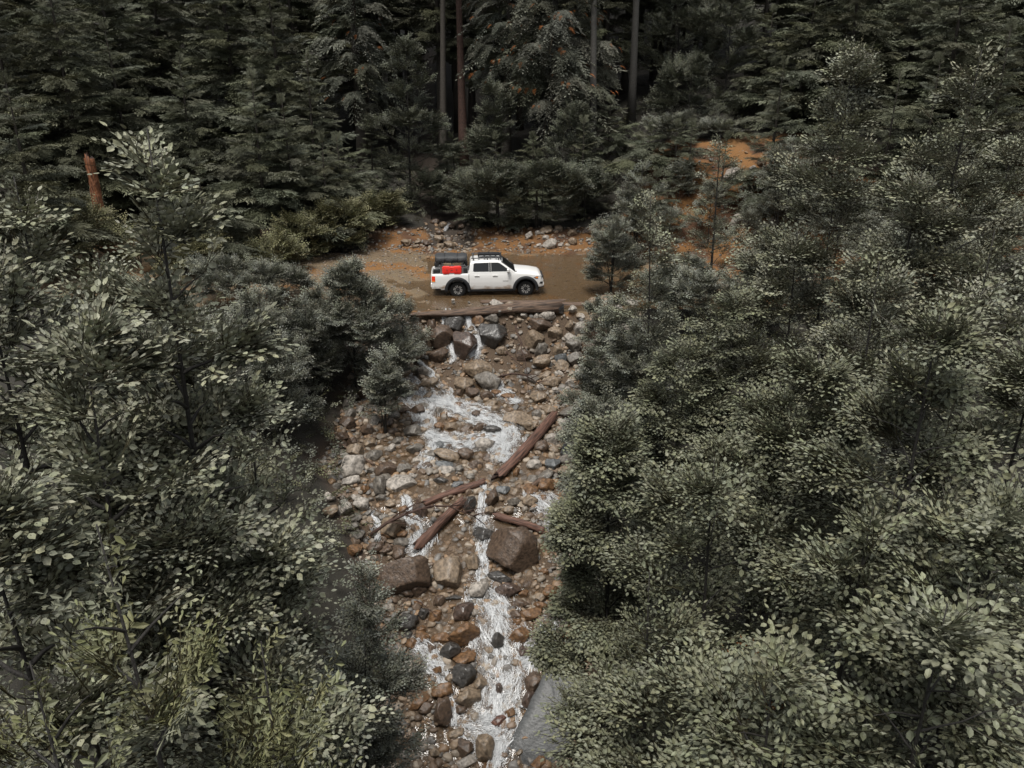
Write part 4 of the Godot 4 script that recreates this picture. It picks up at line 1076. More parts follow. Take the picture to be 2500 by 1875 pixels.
func broadleaf(called: String, sp: String, at: Vector3, height: float, crown: float, radius: float, n: int, tone: int, label: String, group: String, stem: float, single := 0) -> void:
	var cat := "bush" if called.ends_with("bush") else "sapling" if called.ends_with("sapling") else "tree"
	var t := thing(called, at, label, cat, group)
	var h := height
	var cl := minf(crown, h * 0.96)
	var stems := 1 if cat != "bush" else 4
	var bark := begin()
	bark.set_smooth_group(0)
	var where := []; var tint := []; var order := []
	var lean := Vector3(rf(-0.012, 0.012), 0, rf(-0.012, 0.012)) * h
	var budget := int((1.05 if tone == 0 else 1.75) * n / stems)
	var hole := rf(0, 900)
	var sc := {"big": 1.0, "mid": 1.0, "small": 1.0, "far": 1.0, "willow": 1.0, "pinnate": 1.0}
	for si in stems:
		var spread := Vector3.ZERO
		var hh := h
		if stems > 1:
			var an := TAU * (si + rf(-0.2, 0.2)) / stems
			spread = Vector3(cos(an), 0, sin(an)) * radius * 0.42
			hh = h * (1.0 if si == 0 else rf(0.72, 0.94))
			if si == 0: spread *= 0.3
		var rad0 := stem if stem > 0 else clampf(0.0085 * h + 0.01, 0.02, 0.16)
		var pts := []; var rads := []
		var bend := Vector3(rf(-1, 1), 0, rf(-1, 1)) * 0.012 * h
		for i in 10:
			var s := i / 9.0
			pts.append(spread * s + lean * s + bend * sin(s * 4.0) + Vector3(0, hh * s, 0))
			rads.append(lerpf(rad0, 0.007, pow(s, 0.85)))
		pts[0].y = -0.15
		tube(bark, pts, rads, 7)
		var limbs := int(clampf(cl * (9.0 if sp == "small" else 4.2), 9, 34 if sp != "small" else 60)) if stems == 1 else int(clampf(cl * 2.6, 6, 14))
		var cl2 := minf(cl, hh * 0.97)
		var made := 0
		for li in limbs:
			var f := (li + rf(0.1, 0.9)) / limbs
			f = pow(f, 0.85)
			var y := hh - cl2 * (1.0 - f * 0.93)
			var base: Vector3 = spread * (y / hh) + lean * (y / hh) + bend * sin(y / hh * 4.0) + Vector3(0, y, 0)
			var prof := pow(1.0 - f, 0.62 if stems > 1 else 0.95 if tone == 0 else 0.82) * (0.62 + 0.38 * smoothstep(0.0, 0.3, f)) + 0.05
			var length := 1.3 * radius * prof * rf(0.42, 1.32) * (0.75 if stems > 1 else 1.0)
			var an := li * 2.39996 + rf(-0.4, 0.4) + si * 1.3
			var el := rf(0.22, 0.66) + 0.5 * f * f if tone == 8 else rf(0.3, 0.72) + 0.3 * f
			var dir := Vector3(cos(an) * cos(el), sin(el), sin(an) * cos(el))
			var lp := []; var lr := []
			for k in 6:
				var s := k / 5.0
				lp.append(base + dir * length * s / maxf(cos(el), 0.72) * 0.8 + Vector3(0, -0.18 * length * s * s, 0) + Vector3(rf(-1, 1), rf(-1, 1), rf(-1, 1)) * 0.02 * length)
				lr.append(lerpf(clampf(rad0 * 0.34 * (1.1 - f), 0.008, 0.05), 0.004, s))
			tube(bark, lp, lr, 4, false)
			var want := int(float(budget) * (prof + 0.10) / (limbs * 0.60) * length / (1.13 * radius * prof)) + 2
			for k in want:
				var s := 0.34 + 0.66 * pow(rng.randf(), 0.7)
				if k == 0: s = 1.0
				var fi := s * 5.0
				var i0 := mini(int(fi), 4)
				var p: Vector3 = lp[i0].lerp(lp[i0 + 1], fi - i0)
				var out_dir := (dir * Vector3(1, 0.35, 1) + Vector3(rf(-1, 1), rf(-0.25, 0.55), rf(-1, 1)) * 0.95).normalized()
				if tone == 8: out_dir = (dir * Vector3(1, 0.2, 1) + Vector3(rf(-1, 1), rf(-0.34, 0.42), rf(-1, 1)) * 0.95).normalized()
				var reach := length * 0.34 * (1.0 - absf(s - 0.6)) * rng.randf()
				p += out_dir * reach
				if k > 0 and rough.get_noise_3d(p.x * 8.0 + hole, p.y * 15.0, p.z * 8.0) < (0.0 if sp != "small" else -0.36): continue   # gaps between the leaf clumps
				var up := (Vector3.UP + Vector3(rf(-1, 1), 0, rf(-1, 1)) * 0.34).normalized()
				if sp == "willow": out_dir = (out_dir + Vector3.UP * 1.1).normalized()
				elif k % 4 == 0 and (f > 0.62 or tone == 0): out_dir = (out_dir + Vector3.UP * 0.9).normalized()
				where.append(Transform3D(face(out_dir, up) * Basis.from_scale(Vector3.ONE * rf(0.72, 1.18)), p))
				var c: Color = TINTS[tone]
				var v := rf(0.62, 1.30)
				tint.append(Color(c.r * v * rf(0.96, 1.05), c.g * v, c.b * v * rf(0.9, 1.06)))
				made += 1
		# the leader
		for k in 5:
			var p: Vector3 = pts[9] - Vector3(0, 0.16 * k, 0)
			where.append(Transform3D(face(Vector3(rf(-0.8, 0.8), 0.9, rf(-0.8, 0.8)), Vector3(rf(-1, 1), 0.3, rf(-1, 1))) * Basis.from_scale(Vector3.ONE * 0.7), p - Vector3(0, 0.3, 0)))
			tint.append(TINTS[tone] * 1.1)
	put(done(bark, true), "trunk", M.bark_dark, t)
	if single > 0:   # the leaves that stand out singly, nearest to the eye
		for i in where.size(): order.append([(at + where[i].origin).distance_squared_to(Vector3(0, 10.3, 39.6)), i])
		order.sort_custom(func(a, b): return a[0] < b[0])
		var drop := {}
		var used := 0
		for o in order:
			if used >= single: break
			drop[o[1]] = true
			var lm := M.leaf_single[o[1] % M.leaf_single.size()] as Material
			for sp_t in leaf_at[sp]:
				if used >= single: break
				var lf := put(leaf_of[sp], "leaf", lm, t)
				lf.transform = where[o[1]] * sp_t
				used += 1
		var w2 := []; var t2 := []
		for i in where.size():
			if not drop.has(i): w2.append(where[i]); t2.append(tint[i])
		where = w2; tint = t2
	copies("crown", sprays[sp], M.leaf, where, tint, t)

func conifer(called: String, kind: String, at: Vector3, height: float, radius: float, tone: int, bare: float, trunk_r: float, label: String, group: String, bark: Material, dense := 1.0, dead := 0) -> void:
	var t := thing(called, at, label, "tree" if called != "cedar_snag" else "tree", group)
	var st := begin()
	st.set_smooth_group(0)
	var pts := []; var rads := []
	var lean := Vector3(rf(-0.04, 0.04), 0, rf(-0.03, 0.03)) * height
	for i in 12:
		var s := i / 11.0
		pts.append(lean * s + Vector3(0, height * s, 0))
		rads.append(trunk_r * (1.0 - 0.93 * s) * (1.0 + 0.35 * pow(1.0 - s, 12.0)))
	pts[0].y = -0.3
	tube(st, pts, rads, 12)
	put(done(st, true), "trunk", bark, t)
	var where := []; var tint := []
	var y := bare
	var an := rf(0, TAU)
	while y < height - 0.1:
		var f := (y - bare) / (height - bare)
		var reach := radius * (pow(1.0 - f, 0.8) * (0.72 + 0.28 * smoothstep(0.0, 0.12, f)) + 0.03)
		an += 2.39996 + rf(-0.3, 0.3)
		var l := reach * rf(0.7, 1.15)
		var el := rf(0.0, 0.28) + 0.5 * f
		var dir := Vector3(cos(an) * cos(el), sin(el), sin(an) * cos(el))
		var base := lean * (y / height) + Vector3(0, y, 0)
		var c: Color = TINTS[tone]
		var v := rf(0.7, 1.25)
		var col := Color(c.r * v * rf(0.95, 1.05), c.g * v, c.b * v * rf(0.9, 1.1))
		where.append(Transform3D(face(dir, Vector3.UP + Vector3(rf(-1, 1), 0, rf(-1, 1)) * 0.2) * Basis.from_scale(Vector3(l * rf(0.8, 1.1), l * rf(0.7, 1.3), l)), base))
		tint.append(col)
		var extra := int(l * 2.6) + 1
		for k in extra:
			var s := rf(0.2, 0.85)
			var side := 1.0 if k % 2 else -1.0
			var yaw := an - side * rf(0.35, 0.9)
			var d2 := Vector3(cos(yaw), rf(-0.25, 0.2), sin(yaw)).normalized()
			var l2 := l * (1.0 - s * 0.6) * rf(0.4, 0.65)
			where.append(Transform3D(face(d2, Vector3.UP + Vector3(rf(-1, 1), 0, rf(-1, 1)) * 0.35) * Basis.from_scale(Vector3(l2, l2 * rf(0.7, 1.4), l2)), base + dir * l * s + Vector3(0, -0.26 * l * s * s + rf(-0.06, 0.10), 0)))
			tint.append(col * rf(0.85, 1.15))
		y += (0.17 + 0.07 * (1.0 - f)) / dense
	for k in 4:
		where.append(Transform3D(face(Vector3(rf(-0.3, 0.3), 1, rf(-0.3, 0.3)), Vector3(rf(-1, 1), 0, rf(-1, 1))) * Basis.from_scale(Vector3.ONE * 0.6), lean + Vector3(0, height - 0.35, 0)))
		tint.append(TINTS[tone])
	copies("crown", sprays[kind], M.leaf, where, tint, t)
	if dead > 0:
		var w2 := []; var t2 := []
		for i in dead:
			var q: Transform3D = where[rng.randi() % (where.size() / 2)]
			w2.append(Transform3D(q.basis.orthonormalized() * Basis.from_scale(Vector3.ONE * rf(0.22, 0.5)), q * Vector3(rf(-0.2, 0.2), -0.1, rf(0.5, 0.95))))
			t2.append(Color(0.34, 0.115, 0.028) * rf(0.7, 1.2))
		copies("dead_foliage", sprays[kind], M.leaf, w2, t2, t)

const BROAD := [
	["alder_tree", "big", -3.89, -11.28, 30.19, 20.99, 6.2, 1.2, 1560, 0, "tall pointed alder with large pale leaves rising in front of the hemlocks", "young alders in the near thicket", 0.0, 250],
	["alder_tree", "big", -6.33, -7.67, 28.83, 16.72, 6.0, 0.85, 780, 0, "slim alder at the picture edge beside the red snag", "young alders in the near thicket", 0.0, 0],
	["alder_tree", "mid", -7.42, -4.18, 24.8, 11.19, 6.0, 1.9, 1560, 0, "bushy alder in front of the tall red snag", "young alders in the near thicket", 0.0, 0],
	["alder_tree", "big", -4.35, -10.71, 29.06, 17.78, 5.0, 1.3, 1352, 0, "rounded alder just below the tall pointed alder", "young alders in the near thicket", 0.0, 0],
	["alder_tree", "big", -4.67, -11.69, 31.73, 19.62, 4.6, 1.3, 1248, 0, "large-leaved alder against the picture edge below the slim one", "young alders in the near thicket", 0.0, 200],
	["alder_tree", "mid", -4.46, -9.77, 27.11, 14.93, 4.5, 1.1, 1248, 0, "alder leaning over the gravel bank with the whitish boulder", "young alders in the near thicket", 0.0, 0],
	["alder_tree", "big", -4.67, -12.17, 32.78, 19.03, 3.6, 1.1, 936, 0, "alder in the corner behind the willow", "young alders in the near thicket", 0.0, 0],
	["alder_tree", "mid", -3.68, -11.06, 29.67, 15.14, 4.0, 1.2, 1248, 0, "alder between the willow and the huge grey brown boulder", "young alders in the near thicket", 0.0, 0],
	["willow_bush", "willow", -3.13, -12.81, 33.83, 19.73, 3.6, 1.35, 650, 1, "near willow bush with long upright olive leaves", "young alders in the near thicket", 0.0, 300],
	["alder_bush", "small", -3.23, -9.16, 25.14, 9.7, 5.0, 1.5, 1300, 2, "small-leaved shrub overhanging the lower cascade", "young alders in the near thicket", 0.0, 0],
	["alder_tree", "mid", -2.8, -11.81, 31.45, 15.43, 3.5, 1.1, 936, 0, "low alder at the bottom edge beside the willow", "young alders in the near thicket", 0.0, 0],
	["alder_tree", "mid", -5.1, -9.77, 28.64, 15.14, 5.0, 1.4, 1248, 0, "alder with a dark bare stem below the rounded alder", "young alders in the near thicket", 0.0, 0],
	["alder_tree", "small", -6.68, -2.61, 7.03, 5.67, 6.0, 2.3, 2400, 2, "dark dense young tree on the bank beside the weir", "young alders in the near thicket", 0.0, 0],
	["alder_bush", "small", -8.24, -2.15, 8.48, 4.23, 3.4, 1.5, 700, 2, "grey-leaved shrub at the road edge behind the dark dense shrub", "young alders in the near thicket", 0.0, 0],
	["alder_bush", "small", -8.26, -2.67, 11.92, 4.16, 3.2, 1.3, 700, 2, "pale grey shrub below the road behind the leaning alder", "young alders in the near thicket", 0.0, 0],
	["alder_bush", "small", -4.96, -3.15, 10.23, 3.47, 2.2, 0.9, 420, 2, "silvery shrub overhanging the bank rapid", "young alders in the near thicket", 0.0, 0],
	["alder_bush", "small", -9.45, -1.72, 10.32, 4.6, 3.2, 1.6, 700, 2, "grey shrub screened by the tall pointed alder", "young alders in the near thicket", 0.0, 0],
	["alder_bush", "small", -11.47, -1.45, 13.49, 4.43, 4.0, 2.0, 900, 2, "low grey shrub behind the rounded alder", "young alders in the near thicket", 0.0, 0],
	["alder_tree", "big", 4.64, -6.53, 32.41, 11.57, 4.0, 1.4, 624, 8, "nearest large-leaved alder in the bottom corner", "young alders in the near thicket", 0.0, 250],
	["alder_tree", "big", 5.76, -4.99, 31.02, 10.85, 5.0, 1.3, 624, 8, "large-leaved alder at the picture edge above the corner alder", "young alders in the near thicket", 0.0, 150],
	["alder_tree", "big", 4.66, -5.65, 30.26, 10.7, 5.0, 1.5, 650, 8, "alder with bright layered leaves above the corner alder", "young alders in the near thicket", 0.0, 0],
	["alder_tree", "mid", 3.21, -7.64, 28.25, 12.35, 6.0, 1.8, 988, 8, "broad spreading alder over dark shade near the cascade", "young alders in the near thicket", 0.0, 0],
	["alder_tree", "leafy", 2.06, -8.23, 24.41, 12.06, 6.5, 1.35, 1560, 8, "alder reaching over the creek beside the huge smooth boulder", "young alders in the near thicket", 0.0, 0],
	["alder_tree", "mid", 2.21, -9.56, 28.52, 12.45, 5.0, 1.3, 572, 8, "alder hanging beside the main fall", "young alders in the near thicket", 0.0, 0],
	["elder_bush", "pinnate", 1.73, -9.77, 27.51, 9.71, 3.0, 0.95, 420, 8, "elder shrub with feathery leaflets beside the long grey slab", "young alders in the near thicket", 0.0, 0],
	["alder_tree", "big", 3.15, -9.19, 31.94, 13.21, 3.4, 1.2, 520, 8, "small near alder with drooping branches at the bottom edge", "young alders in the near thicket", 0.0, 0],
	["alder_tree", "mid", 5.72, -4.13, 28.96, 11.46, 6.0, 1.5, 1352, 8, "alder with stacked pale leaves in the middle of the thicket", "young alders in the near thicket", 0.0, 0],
	["alder_tree", "leafy", 8.35, -2.96, 17.93, 13.91, 8.0, 2.0, 1768, 0, "tallest pale alder in front of the dark hemlocks", "young alders in the near thicket", 0.05, 0],
	["alder_tree", "leafy", 9.6, -3.01, 21.24, 13.7, 8.0, 1.8, 1664, 0, "second tall pale alder nearer the picture edge", "young alders in the near thicket", 0.0, 0],
	["alder_tree", "leafy", 8.66, -3.13, 21.64, 11.39, 7.0, 1.8, 1560, 0, "alder filling the gap between the two tall pale alders", "young alders in the near thicket", 0.0, 0],
	["alder_tree", "leafy", 7.28, -3.18, 19.07, 9.74, 7.0, 2.0, 1560, 0, "alder with twin dark stems below the tallest pale alder", "young alders in the near thicket", 0.0, 0],
	["alder_tree", "leafy", 6.98, -3.05, 24.3, 9.95, 6.0, 1.7, 1456, 0, "rounded alder above the one with stacked leaves", "young alders in the near thicket", 0.0, 0],
	["alder_tree", "mid", 8.55, -2.84, 25.08, 10.5, 6.0, 1.6, 1352, 0, "alder at the picture edge under the second tall alder", "young alders in the near thicket", 0.0, 0],
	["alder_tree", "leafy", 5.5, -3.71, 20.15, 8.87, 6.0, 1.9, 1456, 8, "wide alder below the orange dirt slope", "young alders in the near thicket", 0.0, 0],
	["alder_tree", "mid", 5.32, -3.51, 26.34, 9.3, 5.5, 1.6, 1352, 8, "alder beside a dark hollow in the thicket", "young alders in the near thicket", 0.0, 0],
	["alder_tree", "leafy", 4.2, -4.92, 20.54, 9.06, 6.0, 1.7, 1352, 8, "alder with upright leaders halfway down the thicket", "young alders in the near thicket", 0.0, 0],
	["alder_sapling", "leafy", 4.72, -2.45, 12.13, 8.97, 8.5, 1.35, 900, 0, "thin alder sapling with a long visible stem by the pond", "young alders in the near thicket", 0.07, 0],
	["alder_sapling", "leafy", 9.01, 0.14, 3.11, 7.54, 7.5, 1.4, 520, 0, "slender sapling standing against the orange dirt slope", "young alders in the near thicket", 0.08, 0],
	["alder_bush", "small", 4.88, -0.1, 0.27, 4.02, 4.5, 1.5, 800, 2, "grey shrub at the edge of the brown pond", "young alders in the near thicket", 0.0, 0],
	["alder_bush", "small", 7.02, 0.12, 4.2, 1.94, 2.4, 1.2, 420, 2, "low shrub at the foot of the orange dirt slope", "young alders in the near thicket", 0.0, 0],
	["alder_bush", "small", 4.12, -2.35, 7.51, 4.17, 3.0, 1.3, 650, 2, "shrub at the end of the upper weir log", "young alders in the near thicket", 0.0, 0],
	["alder_bush", "small", 3.02, -3.21, 11.6, 4.15, 3.0, 1.1, 650, 2, "shrub above the dry stone slope", "young alders in the near thicket", 0.0, 0],
	["alder_bush", "small", 2.97, -3.81, 14.5, 4.15, 3.0, 1.1, 650, 2, "shrub beside the tan leaning slab", "young alders in the near thicket", 0.0, 0],
	["alder_bush", "small", 2.16, -5.58, 18.02, 5.13, 3.0, 0.9, 600, 2, "shrub beside the side fall", "young alders in the near thicket", 0.0, 0],
	["alder_bush", "small", 4.62, -2.56, 12.57, 5.15, 3.5, 1.7, 800, 2, "wide shrub between the sapling and the dry stone slope", "young alders in the near thicket", 0.0, 0],
	["alder_bush", "small", 10.71, 0.12, 5.8, 3.35, 3.5, 1.8, 800, 2, "grey shrub under the orange dirt slope behind the wide alder", "young alders in the near thicket", 0.0, 0],
	["alder_bush", "small", 14.96, 0.2, -6.27, 6.81, 5.0, 2.0, 700, 2, "grey shrub on top of the orange dirt slope", "young alders in the near thicket", 0.0, 0],
	["alder_bush", "small", 7.13, 0.01, -7.78, 5.35, 4.5, 1.6, 600, 2, "shrub above the pond behind the thin sapling", "young alders in the near thicket", 0.0, 0],
	["roadside_bush", "far", -9.97, 0.14, -8.47, 2.84, 2.78, 1.9, 620, 3, "yellowish leafy bush on the gravel behind the truck", "bushes along the far side of the road", 0.0, 0],
	["roadside_bush", "far", -11.73, 0.14, -6.7, 2.43, 2.38, 1.8, 560, 3, "yellowish bush next to the grey stump", "bushes along the far side of the road", 0.0, 0],
	["roadside_bush", "far", -8.19, 0.9, -13.12, 1.63, 1.59, 1.7, 600, 3, "grey green bush at the stream mouth", "bushes along the far side of the road", 0.0, 0],
	["roadside_bush", "far", -12.83, 0.14, -3.72, 1.63, 1.59, 1.5, 400, 3, "low bush at the road bend", "bushes along the far side of the road", 0.0, 0],
	["roadside_bush", "far", -16.15, 0.35, -2.88, 2.01, 1.96, 1.6, 420, 3, "grey bush in front of the grey stump", "bushes along the far side of the road", 0.0, 0],
	["roadside_bush", "far", -16.4, 0.38, -1.23, 1.88, 1.84, 1.7, 420, 3, "bush below the big hemlock skirts", "bushes along the far side of the road", 0.0, 0],
	["roadside_bush", "far", -19.32, 0.67, -2.45, 1.98, 1.94, 1.8, 420, 3, "bush near the tall red snag", "bushes along the far side of the road", 0.0, 0],
	["roadside_bush", "far", -22.05, 0.95, -2.9, 2.88, 2.82, 1.8, 420, 3, "bush at the foot of the tall red snag", "bushes along the far side of the road", 0.0, 0],
	["roadside_bush", "far", -23.8, 1.12, -0.74, 2.64, 2.59, 2.0, 420, 3, "bush at the picture edge under the pale hemlock", "bushes along the far side of the road", 0.0, 0],
	["forest_sapling", "far", -7.02, 1.39, -17.98, 11.01, 10.79, 2.7, 1300, 4, "tall leafy sapling beside the straight bare trunk", "saplings at the forest edge", 0.0, 0],
	["forest_sapling", "far", -1.28, 1.7, -21.15, 7.79, 7.64, 2.3, 900, 4, "dark sapling under the hanging cedar boughs", "saplings at the forest edge", 0.0, 0],
	["forest_sapling", "far", 4.18, 1.34, -17.47, 6.94, 6.8, 1.9, 800, 4, "pale sapling in front of the grey cedar trunk", "saplings at the forest edge", 0.0, 0],
	["forest_sapling", "far", -0.88, 0.8, -12.1, 4.11, 4.02, 2.2, 900, 4, "dense dark bush directly above the truck roof", "saplings at the forest edge", 0.0, 0],
	["forest_sapling", "far", 1.89, 0.8, -12.11, 3.86, 3.78, 2.3, 900, 4, "dense dark bush overhanging the far gravel bank", "saplings at the forest edge", 0.0, 0],
	["forest_sapling", "far", 4.72, 1.02, -14.28, 3.15, 3.09, 1.9, 700, 4, "rounded bush above the brown pond", "saplings at the forest edge", 0.0, 0],
	["forest_sapling", "far", -3.05, 0.9, -14.7, 2.96, 2.9, 1.4, 420, 4, "small dark bush over the stream mouth", "saplings at the forest edge", 0.0, 0],
	["forest_sapling", "far", -5.5, 0.76, -16.75, 2.86, 2.8, 1.4, 420, 4, "dark leafy bush between stream and tall sapling", "saplings at the forest edge", 0.0, 0],
	["maple_tree", "far", 13.02, 7.25, -29.59, 10.28, 10.07, 3.8, 1500, 4, "tall fine-leaved tree beside the dark trunk gap", "tall broadleaf trees on the slope", 0.0, 0],
	["maple_tree", "far", 16.2, 7.3, -26.92, 8.87, 8.7, 3.9, 1500, 4, "tall fine-leaved tree above the dirt slope", "tall broadleaf trees on the slope", 0.0, 0],
	["maple_tree", "far", 12.54, 6.41, -21.66, 4.42, 4.33, 3.0, 1000, 4, "broad tree in front of the two tall fine-leaved trees", "tall broadleaf trees on the slope", 0.0, 0],
	["slope_shrub", "small", 10.6, 5.67, -15.93, 1.41, 3.5, 2.0, 500, 2, "dark shrub above the upper edge of the dirt slope", "grey shrubs on the dirt slope", 0.0, 0],
	["slope_shrub", "small", 13.23, 6.0, -16.88, 0.76, 3.5, 1.8, 420, 2, "shrub crowning the dirt slope", "grey shrubs on the dirt slope", 0.0, 0],
	["slope_shrub", "small", 16.33, 0.32, -7.53, 4.39, 3.5, 1.9, 520, 2, "large grey shrub at the side of the dirt slope", "grey shrubs on the dirt slope", 0.0, 0],
	["slope_shrub", "small", 17.01, 0.14, -3.13, 4.27, 3.5, 2.0, 560, 2, "wide grey shrub beside the dirt slope", "grey shrubs on the dirt slope", 0.0, 0],
	["slope_shrub", "small", 17.67, 0.14, 1.15, 4.3, 3.5, 2.2, 600, 2, "wide grey shrub behind the twin-stemmed alder", "grey shrubs on the dirt slope", 0.0, 0],
	["slope_shrub", "small", 10.25, 2.7, -11.89, 2.22, 3.5, 1.3, 300, 2, "dark shrub at the upper edge of the dirt slope", "grey shrubs on the dirt slope", 0.0, 0],
	["slope_shrub", "small", 13.14, 0.12, 3.94, 2.61, 3.5, 2.0, 560, 2, "grey shrub behind the wide alder", "grey shrubs on the dirt slope", 0.0, 0],
	["slope_shrub", "small", 17.28, 0.9, 7.56, 3.58, 3.5, 2.4, 700, 2, "wide grey shrub behind the stacked-leaf alder", "grey shrubs on the dirt slope", 0.0, 0],
	["slope_shrub", "small", 7.99, -0.34, 6.29, 2.55, 3.5, 1.7, 500, 2, "grey shrub at the near edge of the road beyond the sapling", "grey shrubs on the dirt slope", 0.0, 0],
	["alder_tree", "leafy", 12.81, -2.38, 17.71, 11.11, 7.0, 2.0, 1456, 0, "alder at the picture edge behind the second tall alder", "young alders in the near thicket", 0.0, 0],
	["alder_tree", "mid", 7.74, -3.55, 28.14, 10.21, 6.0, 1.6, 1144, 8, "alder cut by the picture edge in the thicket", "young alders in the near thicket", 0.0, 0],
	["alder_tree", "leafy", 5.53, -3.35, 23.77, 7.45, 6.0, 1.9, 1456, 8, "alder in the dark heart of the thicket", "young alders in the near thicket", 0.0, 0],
	["alder_tree", "mid", -6.25, -7.03, 27.22, 14.7, 6.0, 1.7, 1352, 0, "alder between the pointed alder and the slim one", "young alders in the near thicket", 0.0, 0],
	["alder_tree", "mid", -4.99, -10.49, 29.82, 16.96, 5.0, 1.5, 1248, 0, "alder behind the willow with broad leaves", "young alders in the near thicket", 0.0, 0],
	["alder_tree", "big", -6.22, -8.56, 30.19, 16.87, 5.0, 1.3, 936, 0, "alder cut by the picture edge", "young alders in the near thicket", 0.0, 0],
	["willow_bush", "willow", -3.63, -13.11, 34.55, 19.27, 3.0, 1.1, 400, 1, "second willow bush at the bottom corner", "young alders in the near thicket", 0.0, 0],
	["willow_bush", "willow", -2.62, -12.61, 33.35, 17.98, 3.2, 1.1, 400, 1, "willow bush with slender leaves beside the near one", "young alders in the near thicket", 0.0, 0],
	["alder_tree", "mid", -3.94, -11.73, 31.26, 17.24, 4.0, 1.3, 1040, 0, "alder directly behind the near willow", "young alders in the near thicket", 0.0, 0],
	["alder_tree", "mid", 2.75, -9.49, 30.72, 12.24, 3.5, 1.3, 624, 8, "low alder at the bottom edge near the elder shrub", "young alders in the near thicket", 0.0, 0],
	["road_shrub", "small", -10.59, 0.14, 1.81, 1.17, 3.0, 1.6, 480, 2, "pale shrub where the road bends away", "shrubs along the near edge of the road", 0.0, 0],
	["road_shrub", "small", -11.81, 0.14, 2.93, 1.05, 3.0, 1.7, 480, 2, "pale shrub beside the road bend", "shrubs along the near edge of the road", 0.0, 0],
	["road_shrub", "small", -8.57, -1.42, 5.81, 2.08, 3.0, 1.5, 420, 2, "pale shrub below the road shoulder", "shrubs along the near edge of the road", 0.0, 0],
	["road_shrub", "small", -13.49, 0.14, 2.17, 1.64, 3.0, 1.8, 480, 2, "pale shrub behind the pointed alder", "shrubs along the near edge of the road", 0.0, 0],
	["road_shrub", "small", -4.79, -1.94, 5.07, 3.12, 3.0, 0.8, 150, 2, "tiny shrub at the outer end of the weir log", "shrubs along the near edge of the road", 0.0, 0],
	["slope_shrub", "small", 15.93, 1.85, -10.69, 2.73, 2.6, 1.4, 260, 2, "airy shrub near the crest of the dirt slope", "grey shrubs on the dirt slope", 0.0, 0],
	["slope_shrub", "small", 7.13, 0.0, -6.95, 3.21, 2.6, 1.3, 260, 2, "airy shrub between pond and dirt slope", "grey shrubs on the dirt slope", 0.0, 0],
	["slope_shrub", "small", 8.6, 0.14, 0.12, 1.38, 2.6, 1.3, 260, 2, "airy shrub behind the slender sapling", "grey shrubs on the dirt slope", 0.0, 0],
	["withered_bush", "pinnate", 3.81, -6.63, 28.76, 7.51, 0.6, 0.35, 14, 7, "withered rust coloured fern deep under the broad alder", "young alders in the near thicket", 0.0, 0],
	["roadside_bush", "far", -24.77, 1.22, 0.83, 1.25, 1.23, 2.0, 420, 3, "bush at the far picture edge along the road", "bushes along the far side of the road", 0.0, 0],
	["roadside_bush", "far", -22.12, 0.95, 0.33, 1.42, 1.39, 2.0, 420, 3, "bush along the road below the pale hemlock", "bushes along the far side of the road", 0.0, 0],
	["slope_shrub", "small", 8.97, 0.14, -6.95, 3.07, 2.4, 1.0, 150, 2, "thin shrub rooted in the orange dirt", "grey shrubs on the dirt slope", 0.0, 0],
	["slope_shrub", "small", 13.05, 0.15, -5.78, 2.79, 2.4, 1.3, 220, 2, "thin shrub below the dirt slope boulders", "grey shrubs on the dirt slope", 0.0, 0],
	["slope_shrub", "small", 11.76, 0.48, -9.4, 3.55, 2.4, 1.0, 150, 2, "thin shrub halfway up the orange dirt", "grey shrubs on the dirt slope", 0.0, 0]]
